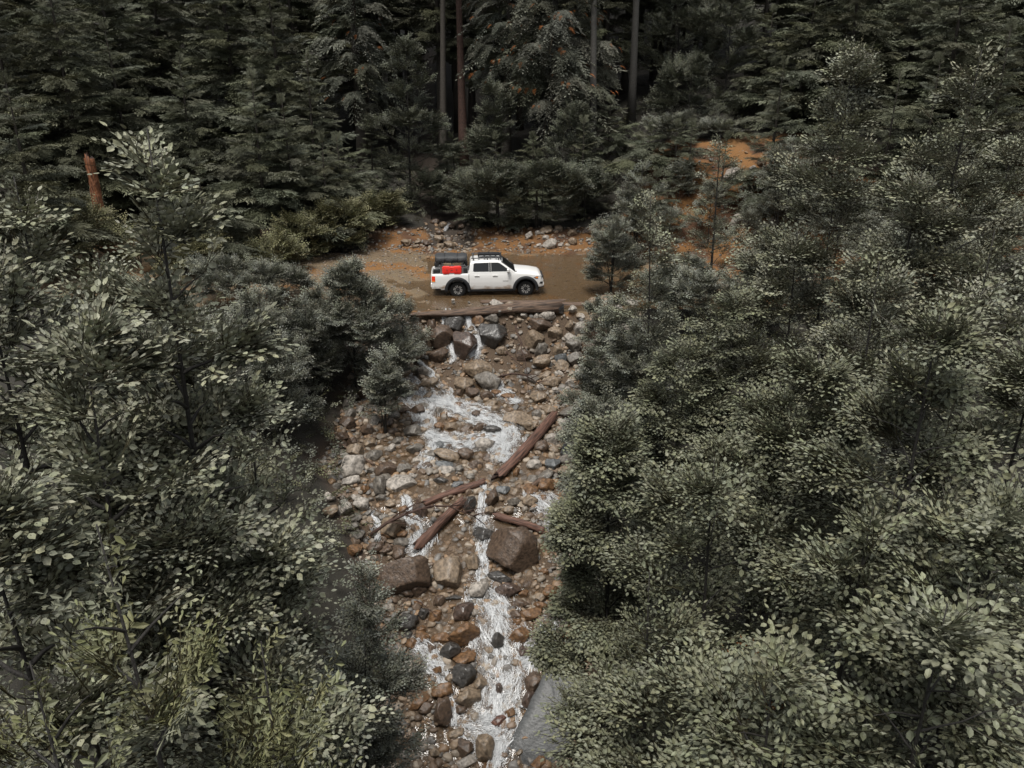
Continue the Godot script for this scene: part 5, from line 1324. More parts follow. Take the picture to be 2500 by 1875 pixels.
const CONIFERS := [
	[-22.85, 1.02, 0.07, 9.01, 3.5, 5, "pale hemlock at the picture edge"],
	[-25.3, 1.29, -9.81, 14.96, 4.0, 5, "hemlock behind the pale one"],
	[-25.87, 2.52, -17.45, 16.87, 4.4, 5, "tall hemlock above the red snag"],
	[-24.71, 2.84, -21.82, 16.78, 4.6, 5, "tall hemlock in the middle of the stand"],
	[-18.81, 0.66, -9.92, 10.28, 4.0, 5, "hemlock with a thin pointed leader in the stand"],
	[-18.98, 2.07, -19.82, 17.93, 4.6, 5, "tall broad hemlock in the stand"],
	[-14.4, 0.18, -8.52, 9.91, 3.9, 5, "drooping hemlock above the grey stump"],
	[-14.75, 1.3, -16.37, 15.29, 4.1, 5, "hemlock at the edge of the dark gap"],
	[-12.37, 0.91, -13.24, 10.3, 3.4, 5, "slender hemlock beside the dark gap"],
	[-10.5, 0.84, -12.52, 5.72, 2.8, 5, "small hemlock beside the tall sapling"],
	[-25.85, 1.33, -9.65, 6.11, 3.2, 5, "low hemlock behind the red snag"],
	[-16.17, 0.36, -3.81, 5.82, 3.4, 5, "lowest hemlock with wide dark skirts"],
	[6.96, 2.92, -21.8, 5.48, 2.9, 5, "small hemlock behind the pale sapling"],
	[15.39, 2.04, -10.91, 8.7, 2.6, 5, "small pale hemlock at the top of the dirt slope"],
	[19.11, 6.73, -18.24, 9.15, 3.9, 5, "hemlock behind the tallest pale alder"],
	[22.0, 6.9, -17.09, 11.56, 4.3, 5, "tall hemlock beyond the two pale alders"],
	[26.26, 7.5, -18.8, 9.84, 4.3, 5, "tall dark hemlock between the pale alders"],
	[26.22, 4.67, -12.39, 12.72, 4.1, 5, "tall hemlock at the upper picture corner"],
	[24.6, 0.14, -4.03, 12.21, 3.4, 5, "hemlock at the picture edge beside the second pale alder"],
	[23.1, 0.65, -7.77, 10.27, 3.2, 5, "lower hemlock behind the second pale alder"],
	[21.15, 0.74, -8.52, 9.35, 3.2, 5, "lower hemlock between the pale alders"],
	[19.04, 2.1, -10.66, 7.97, 3.2, 5, "lower hemlock behind the tallest pale alder"],
	[-23.15, 1.65, -11.67, 11.06, 3.9, 5, "hemlock with layered boughs above the low ones"],
	[-12.65, 0.14, -9.09, 8.65, 3.2, 5, "pale hemlock leaning into the yellowish bush"],
	[-11.04, 0.14, -9.39, 6.64, 2.7, 5, "short pale hemlock behind the yellowish bush"],
	[-28.82, 1.62, -9.34, 13.4, 4.1, 5, "hemlock cut by the picture edge"],
	[30.13, 4.25, -11.57, 10.98, 4.4, 5, "hemlock cut by the upper picture corner"],
	[30.68, 7.81, -17.5, 6.13, 4.1, 5, "hemlock in the second row at the upper corner"],
	[23.24, 7.55, -22.39, 7.97, 4.1, 5, "hemlock far back over the slope"],
	[27.55, 8.24, -24.91, 8.28, 4.1, 5, "hemlock furthest back over the slope"],
	[18.27, 7.23, -24.08, 7.13, 3.9, 5, "hemlock beside the fine-leaved trees"],
	[-33.02, 4.55, -20.48, 17.15, 4.9, 5, "tall hemlock cut by the upper picture edge"],
	[-36.3, 7.4, -29.29, 14.94, 5.1, 5, "hemlock far back in the upper corner"],
	[36.83, 12.33, -27.41, 10.69, 5.1, 5, "tall hemlock far back in the upper corner"],
	[35.62, 10.82, -19.54, 8.46, 4.9, 5, "hemlock beyond the upper corner"],
	[10.92, 6.1, -19.08, 0.8, 2.7, 5, "small dark hemlock above the dirt slope"],
	[14.31, 6.12, -16.98, 0.9, 2.7, 5, "small hemlock on the crest of the dirt slope"],
	[8.53, 4.26, -17.73, 1.93, 2.4, 5, "small hemlock beside the pond trees"],
	[1.43, 1.57, -19.82, 4.46, 2.9, 5, "young hemlock behind the dense dark bushes"],
	[-4.06, 1.58, -20.86, 4.38, 2.7, 5, "young hemlock beside the thick trunk"],
	[-9.8, 1.5, -19.08, 5.4, 2.7, 5, "young hemlock behind the tall sapling"],
	[8.71, 3.85, -14.79, 3.05, 2.8, 5, "hemlock standing in front of the dirt slope crest"],
	[10.43, 4.8, -14.36, 2.37, 2.8, 5, "hemlock hiding the near end of the dirt slope"],
	[8.57, 1.09, -10.69, 3.48, 2.2, 5, "young hemlock at the corner of the pond"],
	[-0.89, 0.9, -13.15, 5.61, 1.9, 5, "pointed young hemlock directly behind the truck"],
	[1.57, 0.89, -12.99, 4.66, 1.9, 5, "pointed young hemlock over the far gravel bank"],
	[4.64, 1.19, -16.03, 6.13, 1.9, 5, "slim young hemlock beside the pale sapling"],
	[-2.32, 0.93, -13.44, 3.83, 1.6, 5, "small pointed hemlock beside the stream mouth"],
	[11.0, 3.61, -12.79, 3.66, 2.0, 5, "young hemlock beside the slender sapling"],
	[12.74, 2.43, -11.48, 4.2, 1.6, 5, "young hemlock against the upper dirt slope"]]
const POLES := [
	["cedar_tree", 3.2, -23.6, 27.0, 4.8, 6.0, 1, 0.42, 6, "big cedar with hanging boughs and orange dead tips", "bark_pale", 1.1, 140],
	["fir_tree", -5.5, -27.7, 33.0, 3.6, 16.5, 0, 0.29, 5, "straight bare grey brown trunk behind the tall sapling", "bark_grey", 0.6, 0],
	["cedar_snag", -4.0, -30.5, 31.0, 3.0, 17.5, 0, 0.36, 5, "thick trunk with reddish stripped bark beside the cedar", "bark_red", 0.5, 0],
	["fir_tree", 5.85, -21.3, 32.0, 3.2, 17.5, 0, 0.29, 5, "pale grey trunk standing before the cedar boughs", "bark_pale", 0.6, 0],
	["fir_tree", 9.36, -27.9, 33.0, 3.8, 17.0, 0, 0.3, 5, "pale bare trunk beside the fine-leaved trees", "bark_pale", 0.6, 0],
	["cedar_tree", -12.5, -31.0, 28.0, 4.4, 5.0, 1, 0.4, 6, "shaded cedar with drooping boughs at the dark gap", "bark_grey", 0.7, 30],
	["cedar_tree", -0.5, -26.5, 27.0, 4.2, 7.5, 1, 0.38, 6, "cedar with drooping boughs beside the reddish trunk", "bark_grey", 0.8, 90]]

func make_plants() -> void:
	make_spray("big", 0.58, 14, 0.110, 0.072, 0, 2)
	make_spray("mid", 0.60, 19, 0.096, 0.062, 0, 3)
	make_spray("leafy", 0.66, 27, 0.087, 0.055, 0, 4)
	make_spray("small", 0.50, 26, 0.074, 0.046, 0, 4)
	make_spray("far", 0.80, 36, 0.105, 0.066, 0, 5)
	make_spray("willow", 0.60, 14, 0.120, 0.046, 1, 1)
	make_spray("pinnate", 0.55, 42, 0.105, 0.026, 2, 5)
	make_frond("hemlock", 30, 0.46, 0.30, 0.075)
	make_frond("cedar", 26, 0.34, 0.75, 0.085)
	var singles := 0
	for b in BROAD:
		var single: int = b[13]
		broadleaf(b[0], b[1], Vector3(b[2], b[3], b[4]), b[5], b[6], b[7], b[8], b[9], b[10], b[11], b[12], single)
	for c in CONIFERS:
		conifer("hemlock_tree", "hemlock", Vector3(c[0], c[1], c[2]), c[3], c[4] * rf(1.0, 1.25), c[5], 0.25, 0.02 * c[3] * 0.6 + 0.05, c[6], "hemlocks at the edge of the forest", M.bark_grey, rf(1.1, 1.45))
	for p in POLES:
		conifer(p[0], "cedar" if p[6] == 1 else "hemlock", Vector3(p[1], ground_y(p[1], p[2]), p[2]), p[3], p[4], p[8], p[5], p[7], p[9], "tall old trees inside the forest", M[p[10]], p[11], p[12])
	# the closed canopy further back, whose stems stand in the dark
	var k := 0
	for iz in 6:
		for ix in 13:
			var x := -39.0 + ix * 6.5 + rf(-2, 2) + (3.0 if iz % 2 else 0.0)
			var z := -36.0 - iz * 6.0 + rf(-1.6, 1.6)
			if absf(x) > 20.0 and iz > 3: continue
			conifer("forest_conifer", "hemlock", Vector3(x, ground_y(x, z), z), rf(25, 33), rf(4.2, 5.2), 5, rf(5.5, 9.5) if absf(x) < 16.0 else rf(2, 5), rf(0.2, 0.38), "tall conifer standing deep in the dark forest behind the truck", "conifers deep in the forest", M.bark_grey, 0.62)
			k += 1

func make_undergrowth() -> void:
	var where := []; var tint := []
	for i in 17000:
		var x := rf(-17, 17); var z := rf(4.0, 37.0)
		if i < 4000: z = rf(24, 38); x = rf(-9, 9)
		if i >= 11000:
			z = rf(-34.0, -8.0); x = rf(-30, 30)
			if z > -12.5 and x > -8.5: continue
			if x > 4.5 and x < 18.0 and z > -17.5: continue
			if absf(x - along(XC, z)) < 1.3: continue
		elif in_channel(x, z) < 0.35: continue
		var an := rf(0, TAU)
		var el := rf(-0.1, 1.0)
		var c: Color = TINTS[[0, 1, 2, 4][rng.randi() % 4]]
		where.append(Transform3D(face(Vector3(cos(an) * cos(el), sin(el), sin(an) * cos(el)), Vector3(rf(-0.4, 0.4), 1, rf(-0.4, 0.4))) * Basis.from_scale(Vector3.ONE * rf(0.8, 1.7)), Vector3(x, land(x, z) + rf(0.0, 0.75) * (1.0 + 2.4 * smoothstep(22.0, 30.0, z)), z)))
		tint.append(c * rf(0.5, 0.9))
	copies("undergrowth", sprays["small"], M.leaf, where, tint, self)
#endregion

#region the pickup (its own axes: +x forward, +z its right-hand side)
const AXLE_F := 1.83
const AXLE_R := -1.46

func truck_materials() -> void:
	var paint := mat(Color(0.70, 0.695, 0.68), 0.35)
	paint.clearcoat_enabled = true
	paint.clearcoat = 0.6
	paint.clearcoat_roughness = 0.08
	M.paint = paint
	var muddy := paint.duplicate() as StandardMaterial3D
	muddy.vertex_color_use_as_albedo = true
	muddy.clearcoat = 0.3
	M.muddy = muddy
	M.plastic = mat(Color(0.017, 0.018, 0.020), 0.6)
	M.black = mat(Color(0.012, 0.012, 0.013), 0.6)
	M.metal_dark = mat(Color(0.06, 0.06, 0.062), 0.45)
	M.plate_grey = mat(Color(0.14, 0.14, 0.14), 0.5)
	M.glass_dark = mat(Color(0.012, 0.013, 0.014), 0.05)
	M.silver = mat(Color(0.62, 0.62, 0.61), 0.3, 0.6)
	M.rubber = mat(Color(0.012, 0.012, 0.012), 0.85)
	M.rubber.metallic_specular = 0.25
	M.plastic.metallic_specular = 0.35
	M.lamp_red = mat(Color(0.75, 0.045, 0.02), 0.15)
	M.lamp_amber = mat(Color(0.75, 0.23, 0.04), 0.15)
	M.lamp_clear = mat(Color(0.32, 0.32, 0.32), 0.08, 0.5)
	M.red_plastic = mat(Color(0.78, 0.035, 0.025), 0.45)
	var canvas := mat(Color(0.030, 0.031, 0.033), 0.62)
	canvas.normal_enabled = true
	canvas.normal_texture = bump_tex(0.02, 4, 6.0, 512, FastNoiseLite.TYPE_SIMPLEX_SMOOTH, 55)
	canvas.uv1_triplanar = true
	canvas.uv1_scale = Vector3(1.2, 1.2, 1.2)
	M.canvas = canvas

func top_line(x: float) -> float:   # height of the shoulder
	return along([[-2.7, 1.16], [-0.95, 1.17], [-0.88, 1.235], [1.15, 1.235], [1.35, 1.20], [2.1, 1.115], [2.45, 1.045], [2.6, 0.96], [2.7, 0.80]], x)

func half_width(x: float, y: float) -> float:
	var w := along([[0.3, 0.86], [0.42, 0.905], [0.55, 0.94], [0.75, 0.952], [0.95, 0.945], [1.08, 0.93], [1.18, 0.905], [1.30, 0.885], [1.74, 0.745], [1.80, 0.70]], y)
	w *= along([[-2.7, 0.945], [-2.58, 0.985], [-2.4, 1.0], [1.9, 1.0], [2.3, 0.975], [2.55, 0.92], [2.7, 0.82]], x)
	return w

func sill_line(x: float) -> float:
	var b := 0.40 if absf(x) < 2.3 else 0.46
	if x > 2.3: b = 0.47
	for ax in [AXLE_F, AXLE_R]:
		var d := absf(x - ax)
		if d < 0.505: b = maxf(b, 0.40 + sqrt(0.505 * 0.505 - d * d) * 0.99)
	return b

func side_patch(x0: float, x1: float, y0: float, y1: float, off: float, lean := 0.0, deep := 0.03) -> ArrayMesh:   # a panel that follows the truck's flank
	var st := begin()
	st.set_smooth_group(0)
	var nx := 22; var ny := 18
	var grid := []
	for j in ny + 1:
		for i in nx + 1:
			var y := lerpf(y0, y1, float(j) / ny)
			var x := lerpf(x0, x1, float(i) / nx) + lean * float(j) / ny
			grid.append(Vector3(x, y, half_width(x, y) + off))
	var mud := func(p: Vector3) -> Color:   # dried splashes low on the flank
		var m := clampf((0.60 - p.y) * 3.2 + 0.9 * rough.get_noise_2d(p.x * 22.0, p.y * 30.0) - 0.15, 0.0, 0.8)
		return Color.WHITE.lerp(Color(0.42, 0.27, 0.16), m)
	for j in ny:
		for i in nx:
			var k := j * (nx + 1) + i
			for e in [k, k + nx + 1, k + nx + 2, k, k + nx + 2, k + 1]:
				st.set_color(mud.call(grid[e]))
				st.add_vertex(grid[e])
	st.set_smooth_group(-1)
	st.set_color(Color.WHITE)
	var rim := []
	for i in nx: rim.append(i)
	for j in ny: rim.append(j * (nx + 1) + nx)
	for i in nx: rim.append(ny * (nx + 1) + nx - i)
	for j in ny: rim.append((ny - j) * (nx + 1))
	for i in rim.size():
		var a: Vector3 = grid[rim[i]]; var b: Vector3 = grid[rim[(i + 1) % rim.size()]]
		quad(st, a, b, b - Vector3(0, 0, deep), a - Vector3(0, 0, deep))
	return done(st, true)

func side_poly(poly: PackedVector2Array, off: float, deep := 0.02) -> ArrayMesh:
	var st := begin()
	st.set_smooth_group(-1)
	var ids := Geometry2D.triangulate_polygon(poly)
	var at := func(p: Vector2, d: float) -> Vector3: return Vector3(p.x, p.y, half_width(p.x, p.y) + off - d)
	for i in range(0, ids.size(), 3):
		var a: Vector3 = at.call(poly[ids[i]], 0.0); var b: Vector3 = at.call(poly[ids[i + 1]], 0.0); var c: Vector3 = at.call(poly[ids[i + 2]], 0.0)
		if (b - a).cross(c - a).z > 0: tri(st, a, c, b)
		else: tri(st, a, b, c)
	for i in poly.size():
		var p := poly[i]; var q := poly[(i + 1) % poly.size()]
		quad(st, at.call(p, 0.0), at.call(q, 0.0), at.call(q, deep), at.call(p, deep))
	return done(st)

func both(mesh: ArrayMesh, called: String, m: Material, parent: Node) -> Array:   # one on each flank
	var a := put(mesh, called, m, parent)
	var b := put(mesh, called, m, parent)
	b.scale = Vector3(1, 1, -1)
	return [a, b]

func body_loft() -> ArrayMesh:
	var st := begin()
	st.set_smooth_group(0)
	var xs := []
	for i in 109: xs.append(-2.70 + 0.05 * i)
	for ax in [AXLE_F, AXLE_R]:
		for d in [-0.507, -0.50, -0.485, 0.485, 0.50, 0.507]: xs.append(ax + d)
	xs.append_array([-0.955, -0.945, -0.885])
	xs.sort()
	var rings := []
	for x in xs:
		var ring := []
		var y0 := sill_line(x)
		var y1 := top_line(x)
		if x > 2.6: y1 = minf(y1, top_line(x))
		for k in 10:
			var y := lerpf(y0, y1 - 0.03, k / 9.0)
			ring.append(Vector3(x, y, half_width(x, y)))
		var w := half_width(x, y1)
		ring.append(Vector3(x, y1 - 0.008, w - 0.008))
		if x < -0.95:   # the open bed
			ring.append(Vector3(x, y1, w - 0.03))
			ring.append(Vector3(x, y1, w - 0.10))
			ring.append(Vector3(x, y1 - 0.05, w - 0.11))
			ring.append(Vector3(x, 0.74, w - 0.11))
			ring.append(Vector3(x, 0.74, 0.0))
		else:   # bonnet
			var crown := 0.085 if x > 1.1 else 0.02
			crown *= 1.0 - smoothstep(2.5, 2.7, x)
			ring.append(Vector3(x, y1, w - 0.03))
			ring.append(Vector3(x, y1 + crown * 0.25, w * 0.86))
			ring.append(Vector3(x, y1 + crown * 0.75, w * 0.66))
			ring.append(Vector3(x, y1 + crown * 0.95, w * 0.35))
			ring.append(Vector3(x, y1 + crown, 0.0))
		rings.append(ring)
	var flip := Vector3(1, 1, -1)
	for i in rings.size() - 1:
		for k in rings[i].size() - 1:
			var a: Vector3 = rings[i][k]; var b: Vector3 = rings[i + 1][k]; var c: Vector3 = rings[i + 1][k + 1]; var d: Vector3 = rings[i][k + 1]
			quad(st, a, d, c, b)
			quad(st, a * flip, b * flip, c * flip, d * flip)
	for e in [[0, true], [rings.size() - 1, false]]:
		var r: Array = rings[e[0]]
		for k in 10:
			var a: Vector3 = r[k]; var d: Vector3 = r[k + 1]
			if e[1]: quad(st, a, a * flip, d * flip, d)
			else: quad(st, a, d, d * flip, a * flip)
	return done(st, true)

func cab_loft() -> ArrayMesh:
	var st := begin()
	st.set_smooth_group(0)
	var line := [[-0.93, 1.20], [-0.90, 1.26], [-0.83, 1.64], [-0.72, 1.715], [-0.2, 1.745], [0.35, 1.745], [0.58, 1.72], [0.68, 1.68], [1.33, 1.215], [1.36, 1.19]]
	var xs := []
	for i in 47: xs.append(-0.93 + 2.29 * i / 46.0)
	var rings := []
	for x in xs:
		var y1 := along(line, x)
		var ring := []
		for k in 8:
			var y := lerpf(1.18, maxf(1.185, y1 - 0.03), k / 7.0)
			ring.append(Vector3(x, y, half_width(0, y) - 0.004))
		var w := half_width(0, y1)
		var cr := 0.05 * smoothstep(1.2, 1.7, y1)
		ring.append(Vector3(x, y1, w - 0.05))
		ring.append(Vector3(x, y1 + cr * 0.6, w * 0.72))
		ring.append(Vector3(x, y1 + cr, w * 0.3))
		ring.append(Vector3(x, y1 + cr, 0))
		rings.append(ring)
	var flip := Vector3(1, 1, -1)
	for i in rings.size() - 1:
		for k in rings[i].size() - 1:
			var a: Vector3 = rings[i][k]; var b: Vector3 = rings[i + 1][k]; var c: Vector3 = rings[i + 1][k + 1]; var d: Vector3 = rings[i][k + 1]
			quad(st, a, d, c, b)
			quad(st, a * flip, b * flip, c * flip, d * flip)
	return done(st, true)

func lathe(prof: Array, n: int) -> ArrayMesh:   # (radius, z) pairs round the z axis
	var st := begin()
	st.set_smooth_group(0)
	for k in n:
		var a := TAU * k / n; var b := TAU * (k + 1) / n
		for i in prof.size() - 1:
			var p: Vector2 = prof[i]; var q: Vector2 = prof[i + 1]
			quad(st, Vector3(cos(a) * p.x, sin(a) * p.x, p.y), Vector3(cos(a) * q.x, sin(a) * q.x, q.y), Vector3(cos(b) * q.x, sin(b) * q.x, q.y), Vector3(cos(b) * p.x, sin(b) * p.x, p.y))
	return done(st, true)

func make_wheel(t: Node3D, at: Vector3, out: float) -> void:
	var w := Node3D.new()
	w.name = "wheel"
	t.add_child(w, true)
	w.position = at
	w.scale = Vector3(1, 1, out)
	var tyre := lathe([Vector2(0.222, -0.12), Vector2(0.25, -0.13), Vector2(0.36, -0.132), Vector2(0.385, -0.11), Vector2(0.392, -0.06), Vector2(0.392, 0.06), Vector2(0.385, 0.11), Vector2(0.36, 0.132), Vector2(0.25, 0.13), Vector2(0.222, 0.12)], 40)
	put(tyre, "tyre", M.rubber, w)
	put(lathe([Vector2(0.0, 0.045), Vector2(0.06, 0.05), Vector2(0.10, 0.04), Vector2(0.19, 0.035), Vector2(0.205, 0.10), Vector2(0.226, 0.122), Vector2(0.228, -0.1)], 36), "rim", M.black, w)
	for k in 6:   # paired machined spokes
		var st := begin()
		st.set_smooth_group(-1)
		var a := TAU * k / 6 + 0.26
		var u := Vector3(cos(a), sin(a), 0); var v := Vector3(-sin(a), cos(a), 0)
		for s in [-1.0, 1.0]:
			var p := [u * 0.095 + v * s * 0.014, u * 0.215 + v * s * 0.055, u * 0.215 + v * s * 0.098, u * 0.155 + v * s * 0.062, u * 0.105 + v * s * 0.036]
			var zf := Vector3(0, 0, 0.118); var zb := Vector3(0, 0, 0.05)
			for i in range(1, 4):
				if s > 0: tri(st, p[0] + zf, p[i + 1] + zf, p[i] + zf)
				else: tri(st, p[0] + zf, p[i] + zf, p[i + 1] + zf)
			for i in 5:
				var i2 := (i + 1) % 5
				quad(st, p[i] + zf, p[i2] + zf, p[i2] + zb, p[i] + zb)
		put(done(st), "spoke", M.silver, w)
	put(lathe([Vector2(0.0, 0.07), Vector2(0.03, 0.07), Vector2(0.04, 0.045)], 16), "hub_cap", M.metal_dark, w)

func flare(ax: float) -> ArrayMesh:
	var st := begin()
	st.set_smooth_group(0)
	var n := 30
	var rings := []
	for i in n + 1:
		var a := lerpf(-0.12, PI + 0.12, float(i) / n)
		var u := Vector2(cos(a), sin(a))
		var ring := []
		for q in [[0.49, 0.90], [0.485, 1.01], [0.505, 1.022], [0.57, 1.012], [0.625, 0.965], [0.63, 0.90]]:
			ring.append(Vector3(ax + u.x * q[0] * 1.0, 0.40 + u.y * q[0] * 0.99, q[1]))
		rings.append(ring)
	for i in n:
		for k in 5: quad(st, rings[i][k], rings[i][k + 1], rings[i + 1][k + 1], rings[i + 1][k])
	for e in [0, n]:
		for k in range(1, 5): tri(st, rings[e][0], rings[e][k], rings[e][k + 1])
	return done(st, true)

func bar(a: Vector3, b: Vector3, r: float, called: String, m: Material, parent: Node) -> MeshInstance3D:
	var st := begin()
	st.set_smooth_group(0)
	tube(st, [a, b], [r, r], 8)
	return put(done(st, true), called, m, parent)

func block(lo: Vector3, hi: Vector3, r: float, called: String, m: Material, parent: Node) -> MeshInstance3D:
	var o := put(soft_box(hi - lo, r), called, m, parent)
	o.position = (lo + hi) * 0.5
	return o

func make_truck() -> void:
	var where := Transform3D(Basis(Vector3.UP, deg_to_rad(3.0)) * Basis(Vector3.BACK, deg_to_rad(0.3)), Vector3(-1.21, -0.045, -0.05))
	var t := thing("pickup_truck", Vector3.ZERO, "white crew-cab pickup truck fording the brown creek", "truck")
	t.transform = where
	var body := put(body_loft(), "body", M.paint, t)
	put(cab_loft(), "cab", M.paint, t)
	var st := begin()
	box(st, Vector3(-2.55, 0.34, -0.74), Vector3(2.5, 0.73, 0.74))
	box(st, Vector3(-0.9, 0.36, -0.86), Vector3(1.25, 0.42, 0.86))
	box(st, Vector3(1.2, 0.72, -0.72), Vector3(2.35, 0.95, 0.72))
	put(done(st), "underbody", M.black, t)
	for ax in [AXLE_F, AXLE_R]:
		both(flare(ax), "fender_flare", M.plastic, t)
		for s in [1.0, -1.0]: make_wheel(t, Vector3(ax, 0.39, 0.80 * s), s)
	# doors with their handles
	var lettering := TextMesh.new()
	lettering.text = "TACOMA"
	lettering.font_size = 16
	lettering.pixel_size = 0.0042
	lettering.depth = 0.006
	for d in [[0.165, 1.24, 0.43, 1.225, 0.25], [-0.86, 0.150, 0.43, 1.225, -0.62]]:
		for s in both(side_patch(d[0], d[1], d[2], d[3], 0.008), "door", M.muddy, t):
			var hd := put(soft_box(Vector3(0.24, 0.035, 0.04), 0.015), "handle", M.paint, s)
			hd.position = Vector3(d[4] + 0.1, 1.075, half_width(0, 1.075) + 0.03)
			var cup := put(soft_box(Vector3(0.12, 0.05, 0.01), 0.004), "handle_recess", M.metal_dark, s)
			cup.position = Vector3(d[4] + 0.1, 1.07, half_width(0, 1.075) + 0.009)
			if d[0] > 0:
				var tx := put(lettering, "lettering", M.metal_dark, s)
				tx.position = Vector3(0.86, 0.80, half_width(0, 0.8) + 0.010)
	both(side_patch(-0.86, 1.24, 0.405, 0.50, 0.014), "sill", M.muddy, t)
	both(side_patch(-2.66, -2.0, 0.47, 0.66, 0.004), "quarter_panel", M.muddy, t)
	# glass
	both(side_poly(PackedVector2Array([Vector2(-0.70, 1.30), Vector2(-0.66, 1.265), Vector2(0.06, 1.262), Vector2(0.06, 1.665), Vector2(-0.60, 1.655), Vector2(-0.67, 1.62)]), 0.004), "side_window", M.glass_dark, t)
	both(side_poly(PackedVector2Array([Vector2(0.17, 1.262), Vector2(1.06, 1.262), Vector2(1.02, 1.33), Vector2(0.60, 1.63), Vector2(0.50, 1.665), Vector2(0.17, 1.668)]), 0.004), "side_window", M.glass_dark, t)
	both(side_poly(PackedVector2Array([Vector2(0.075, 1.255), Vector2(0.155, 1.255), Vector2(0.155, 1.67), Vector2(0.075, 1.67)]), 0.006), "door_pillar", M.plastic, t)
	st = begin()
	var wa := Vector3(1.315, 1.235, 0.80); var wb := Vector3(0.70, 1.685, 0.69)
	var lift := Vector3(0.012, 0.016, 0)
	var fl := Vector3(1, 1, -1)
	var rows := 8
	st.set_smooth_group(0)
	for j in rows:
		var z0 := lerpf(-1, 1, float(j) / rows); var z1 := lerpf(-1, 1, float(j + 1) / rows)
		var c0 := Vector3(0.10, 0.02, 0) * (1.0 - z0 * z0) * 0.4; var c1 := Vector3(0.10, 0.02, 0) * (1.0 - z1 * z1) * 0.4
		quad(st, Vector3(wa.x, wa.y, wa.z * z0) + lift + c0, Vector3(wb.x, wb.y, wb.z * z0) + lift + c0, Vector3(wb.x, wb.y, wb.z * z1) + lift + c1, Vector3(wa.x, wa.y, wa.z * z1) + lift + c1)
	put(done(st, true), "windscreen", M.glass_dark, t)
	both(put_tube([Vector3(1.33, 1.225, 0.835), Vector3(0.98, 1.48, 0.775), Vector3(0.66, 1.70, 0.715)], 0.03), "windscreen_pillar", M.plastic, t)
	block(Vector3(1.22, 1.20, -0.80), Vector3(1.42, 1.235, 0.80), 0.015, "cowl", M.plastic, t)
	st = begin()
	quad(st, Vector3(-0.905, 1.30, -0.66), Vector3(-0.845, 1.62, -0.62), Vector3(-0.845, 1.62, 0.62), Vector3(-0.905, 1.30, 0.66))
	put(done(st), "rear_window", M.glass_dark, t).position.x = -0.018
	# front end
	block(Vector3(2.60, 0.66, -0.55), Vector3(2.725, 0.94, 0.55), 0.03, "grille", M.black, t)
	block(Vector3(2.35, 0.47, -0.80), Vector3(2.755, 0.66, 0.80), 0.09, "front_bumper", M.paint, t)
	block(Vector3(2.40, 0.40, -0.74), Vector3(2.735, 0.475, 0.74), 0.03, "chin_guard", M.plastic, t)
	for s in both(side_poly(PackedVector2Array([Vector2(2.20, 0.945), Vector2(2.33, 0.875), Vector2(2.62, 0.865), Vector2(2.63, 0.94), Vector2(2.57, 1.005), Vector2(2.36, 1.005)]), 0.012, 0.05), "headlight", M.lamp_clear, t):
		put(side_poly(PackedVector2Array([Vector2(2.28, 0.943), Vector2(2.36, 0.905), Vector2(2.43, 0.900), Vector2(2.43, 0.965), Vector2(2.37, 0.975)]), 0.018), "indicator", M.lamp_amber, s)
	both(side_poly(PackedVector2Array([Vector2(2.50, 0.62), Vector2(2.66, 0.60), Vector2(2.68, 0.70), Vector2(2.55, 0.72)]), 0.014, 0.05), "fog_lamp", M.plastic, t)
	for s in both(put_mirror(), "side_mirror", M.paint, t):
		put(soft_box(Vector3(0.10, 0.05, 0.16), 0.02), "mirror_arm", M.plastic, s).position = Vector3(0.98, 1.245, 0.93)
	# rear end
	for s in both(side_patch(-2.695, -2.53, 0.80, 1.075, 0.010), "tail_light", M.lamp_red, t):
		put(side_patch(-2.69, -2.54, 0.805, 0.865, 0.016), "reverse_lamp", M.lamp_amber, s)
	block(Vector3(-2.76, 0.50, -0.86), Vector3(-2.58, 0.72, 0.86), 0.05, "rear_bumper", M.paint, t)
	block(Vector3(-2.735, 0.74, -0.72), Vector3(-2.695, 1.15, 0.72), 0.015, "tailgate", M.paint, t)
	both(side_patch(-0.92, -0.895, 0.42, 1.165, 0.002), "body_gap", M.black, t)
	block(Vector3(-0.95, 0.30, 0.80), Vector3(1.25, 0.36, 0.90), 0.02, "side_step", M.plastic, t)
	block(Vector3(-0.95, 0.30, -0.90), Vector3(1.25, 0.36, -0.80), 0.02, "side_step", M.plastic, t)
	for ax in [AXLE_F - 0.56, AXLE_R - 0.56]:
		for s in [1.0, -1.0]: block(Vector3(ax - 0.02, 0.24, 0.86 * s - 0.10), Vector3(ax + 0.02, 0.50, 0.86 * s + 0.06), 0.01, "mud_flap", M.black, t)
	# roof rack and its light bar
	var rr := Node3D.new()
	rr.name = "roof_rack"
	t.add_child(rr)
	for s in [-1.0, 1.0]:
		block(Vector3(-0.78, 1.83, 0.60 * s - 0.02), Vector3(0.66, 1.875, 0.60 * s + 0.02), 0.012, "rail", M.metal_dark, rr)
		for x in [-0.66, 0.0, 0.54]: block(Vector3(x - 0.03, 1.74, 0.60 * s - 0.018), Vector3(x + 0.03, 1.84, 0.60 * s + 0.018), 0.01, "foot", M.metal_dark, rr)
	for x in [-0.70, -0.42, -0.14, 0.14, 0.42]: block(Vector3(x - 0.03, 1.845, -0.60), Vector3(x + 0.03, 1.87, 0.60), 0.01, "crossbar", M.metal_dark, rr)
	block(Vector3(-0.46, 1.90, -0.10), Vector3(0.60, 1.955, 0.28), 0.02, "recovery_board", M.plastic, rr)
	block(Vector3(-0.46, 1.965, -0.10), Vector3(0.60, 2.005, 0.28), 0.018, "recovery_board", M.plastic, rr)
	block(Vector3(0.60, 1.80, -0.55), Vector3(0.70, 1.875, 0.55), 0.02, "light_bar", M.plastic, rr)
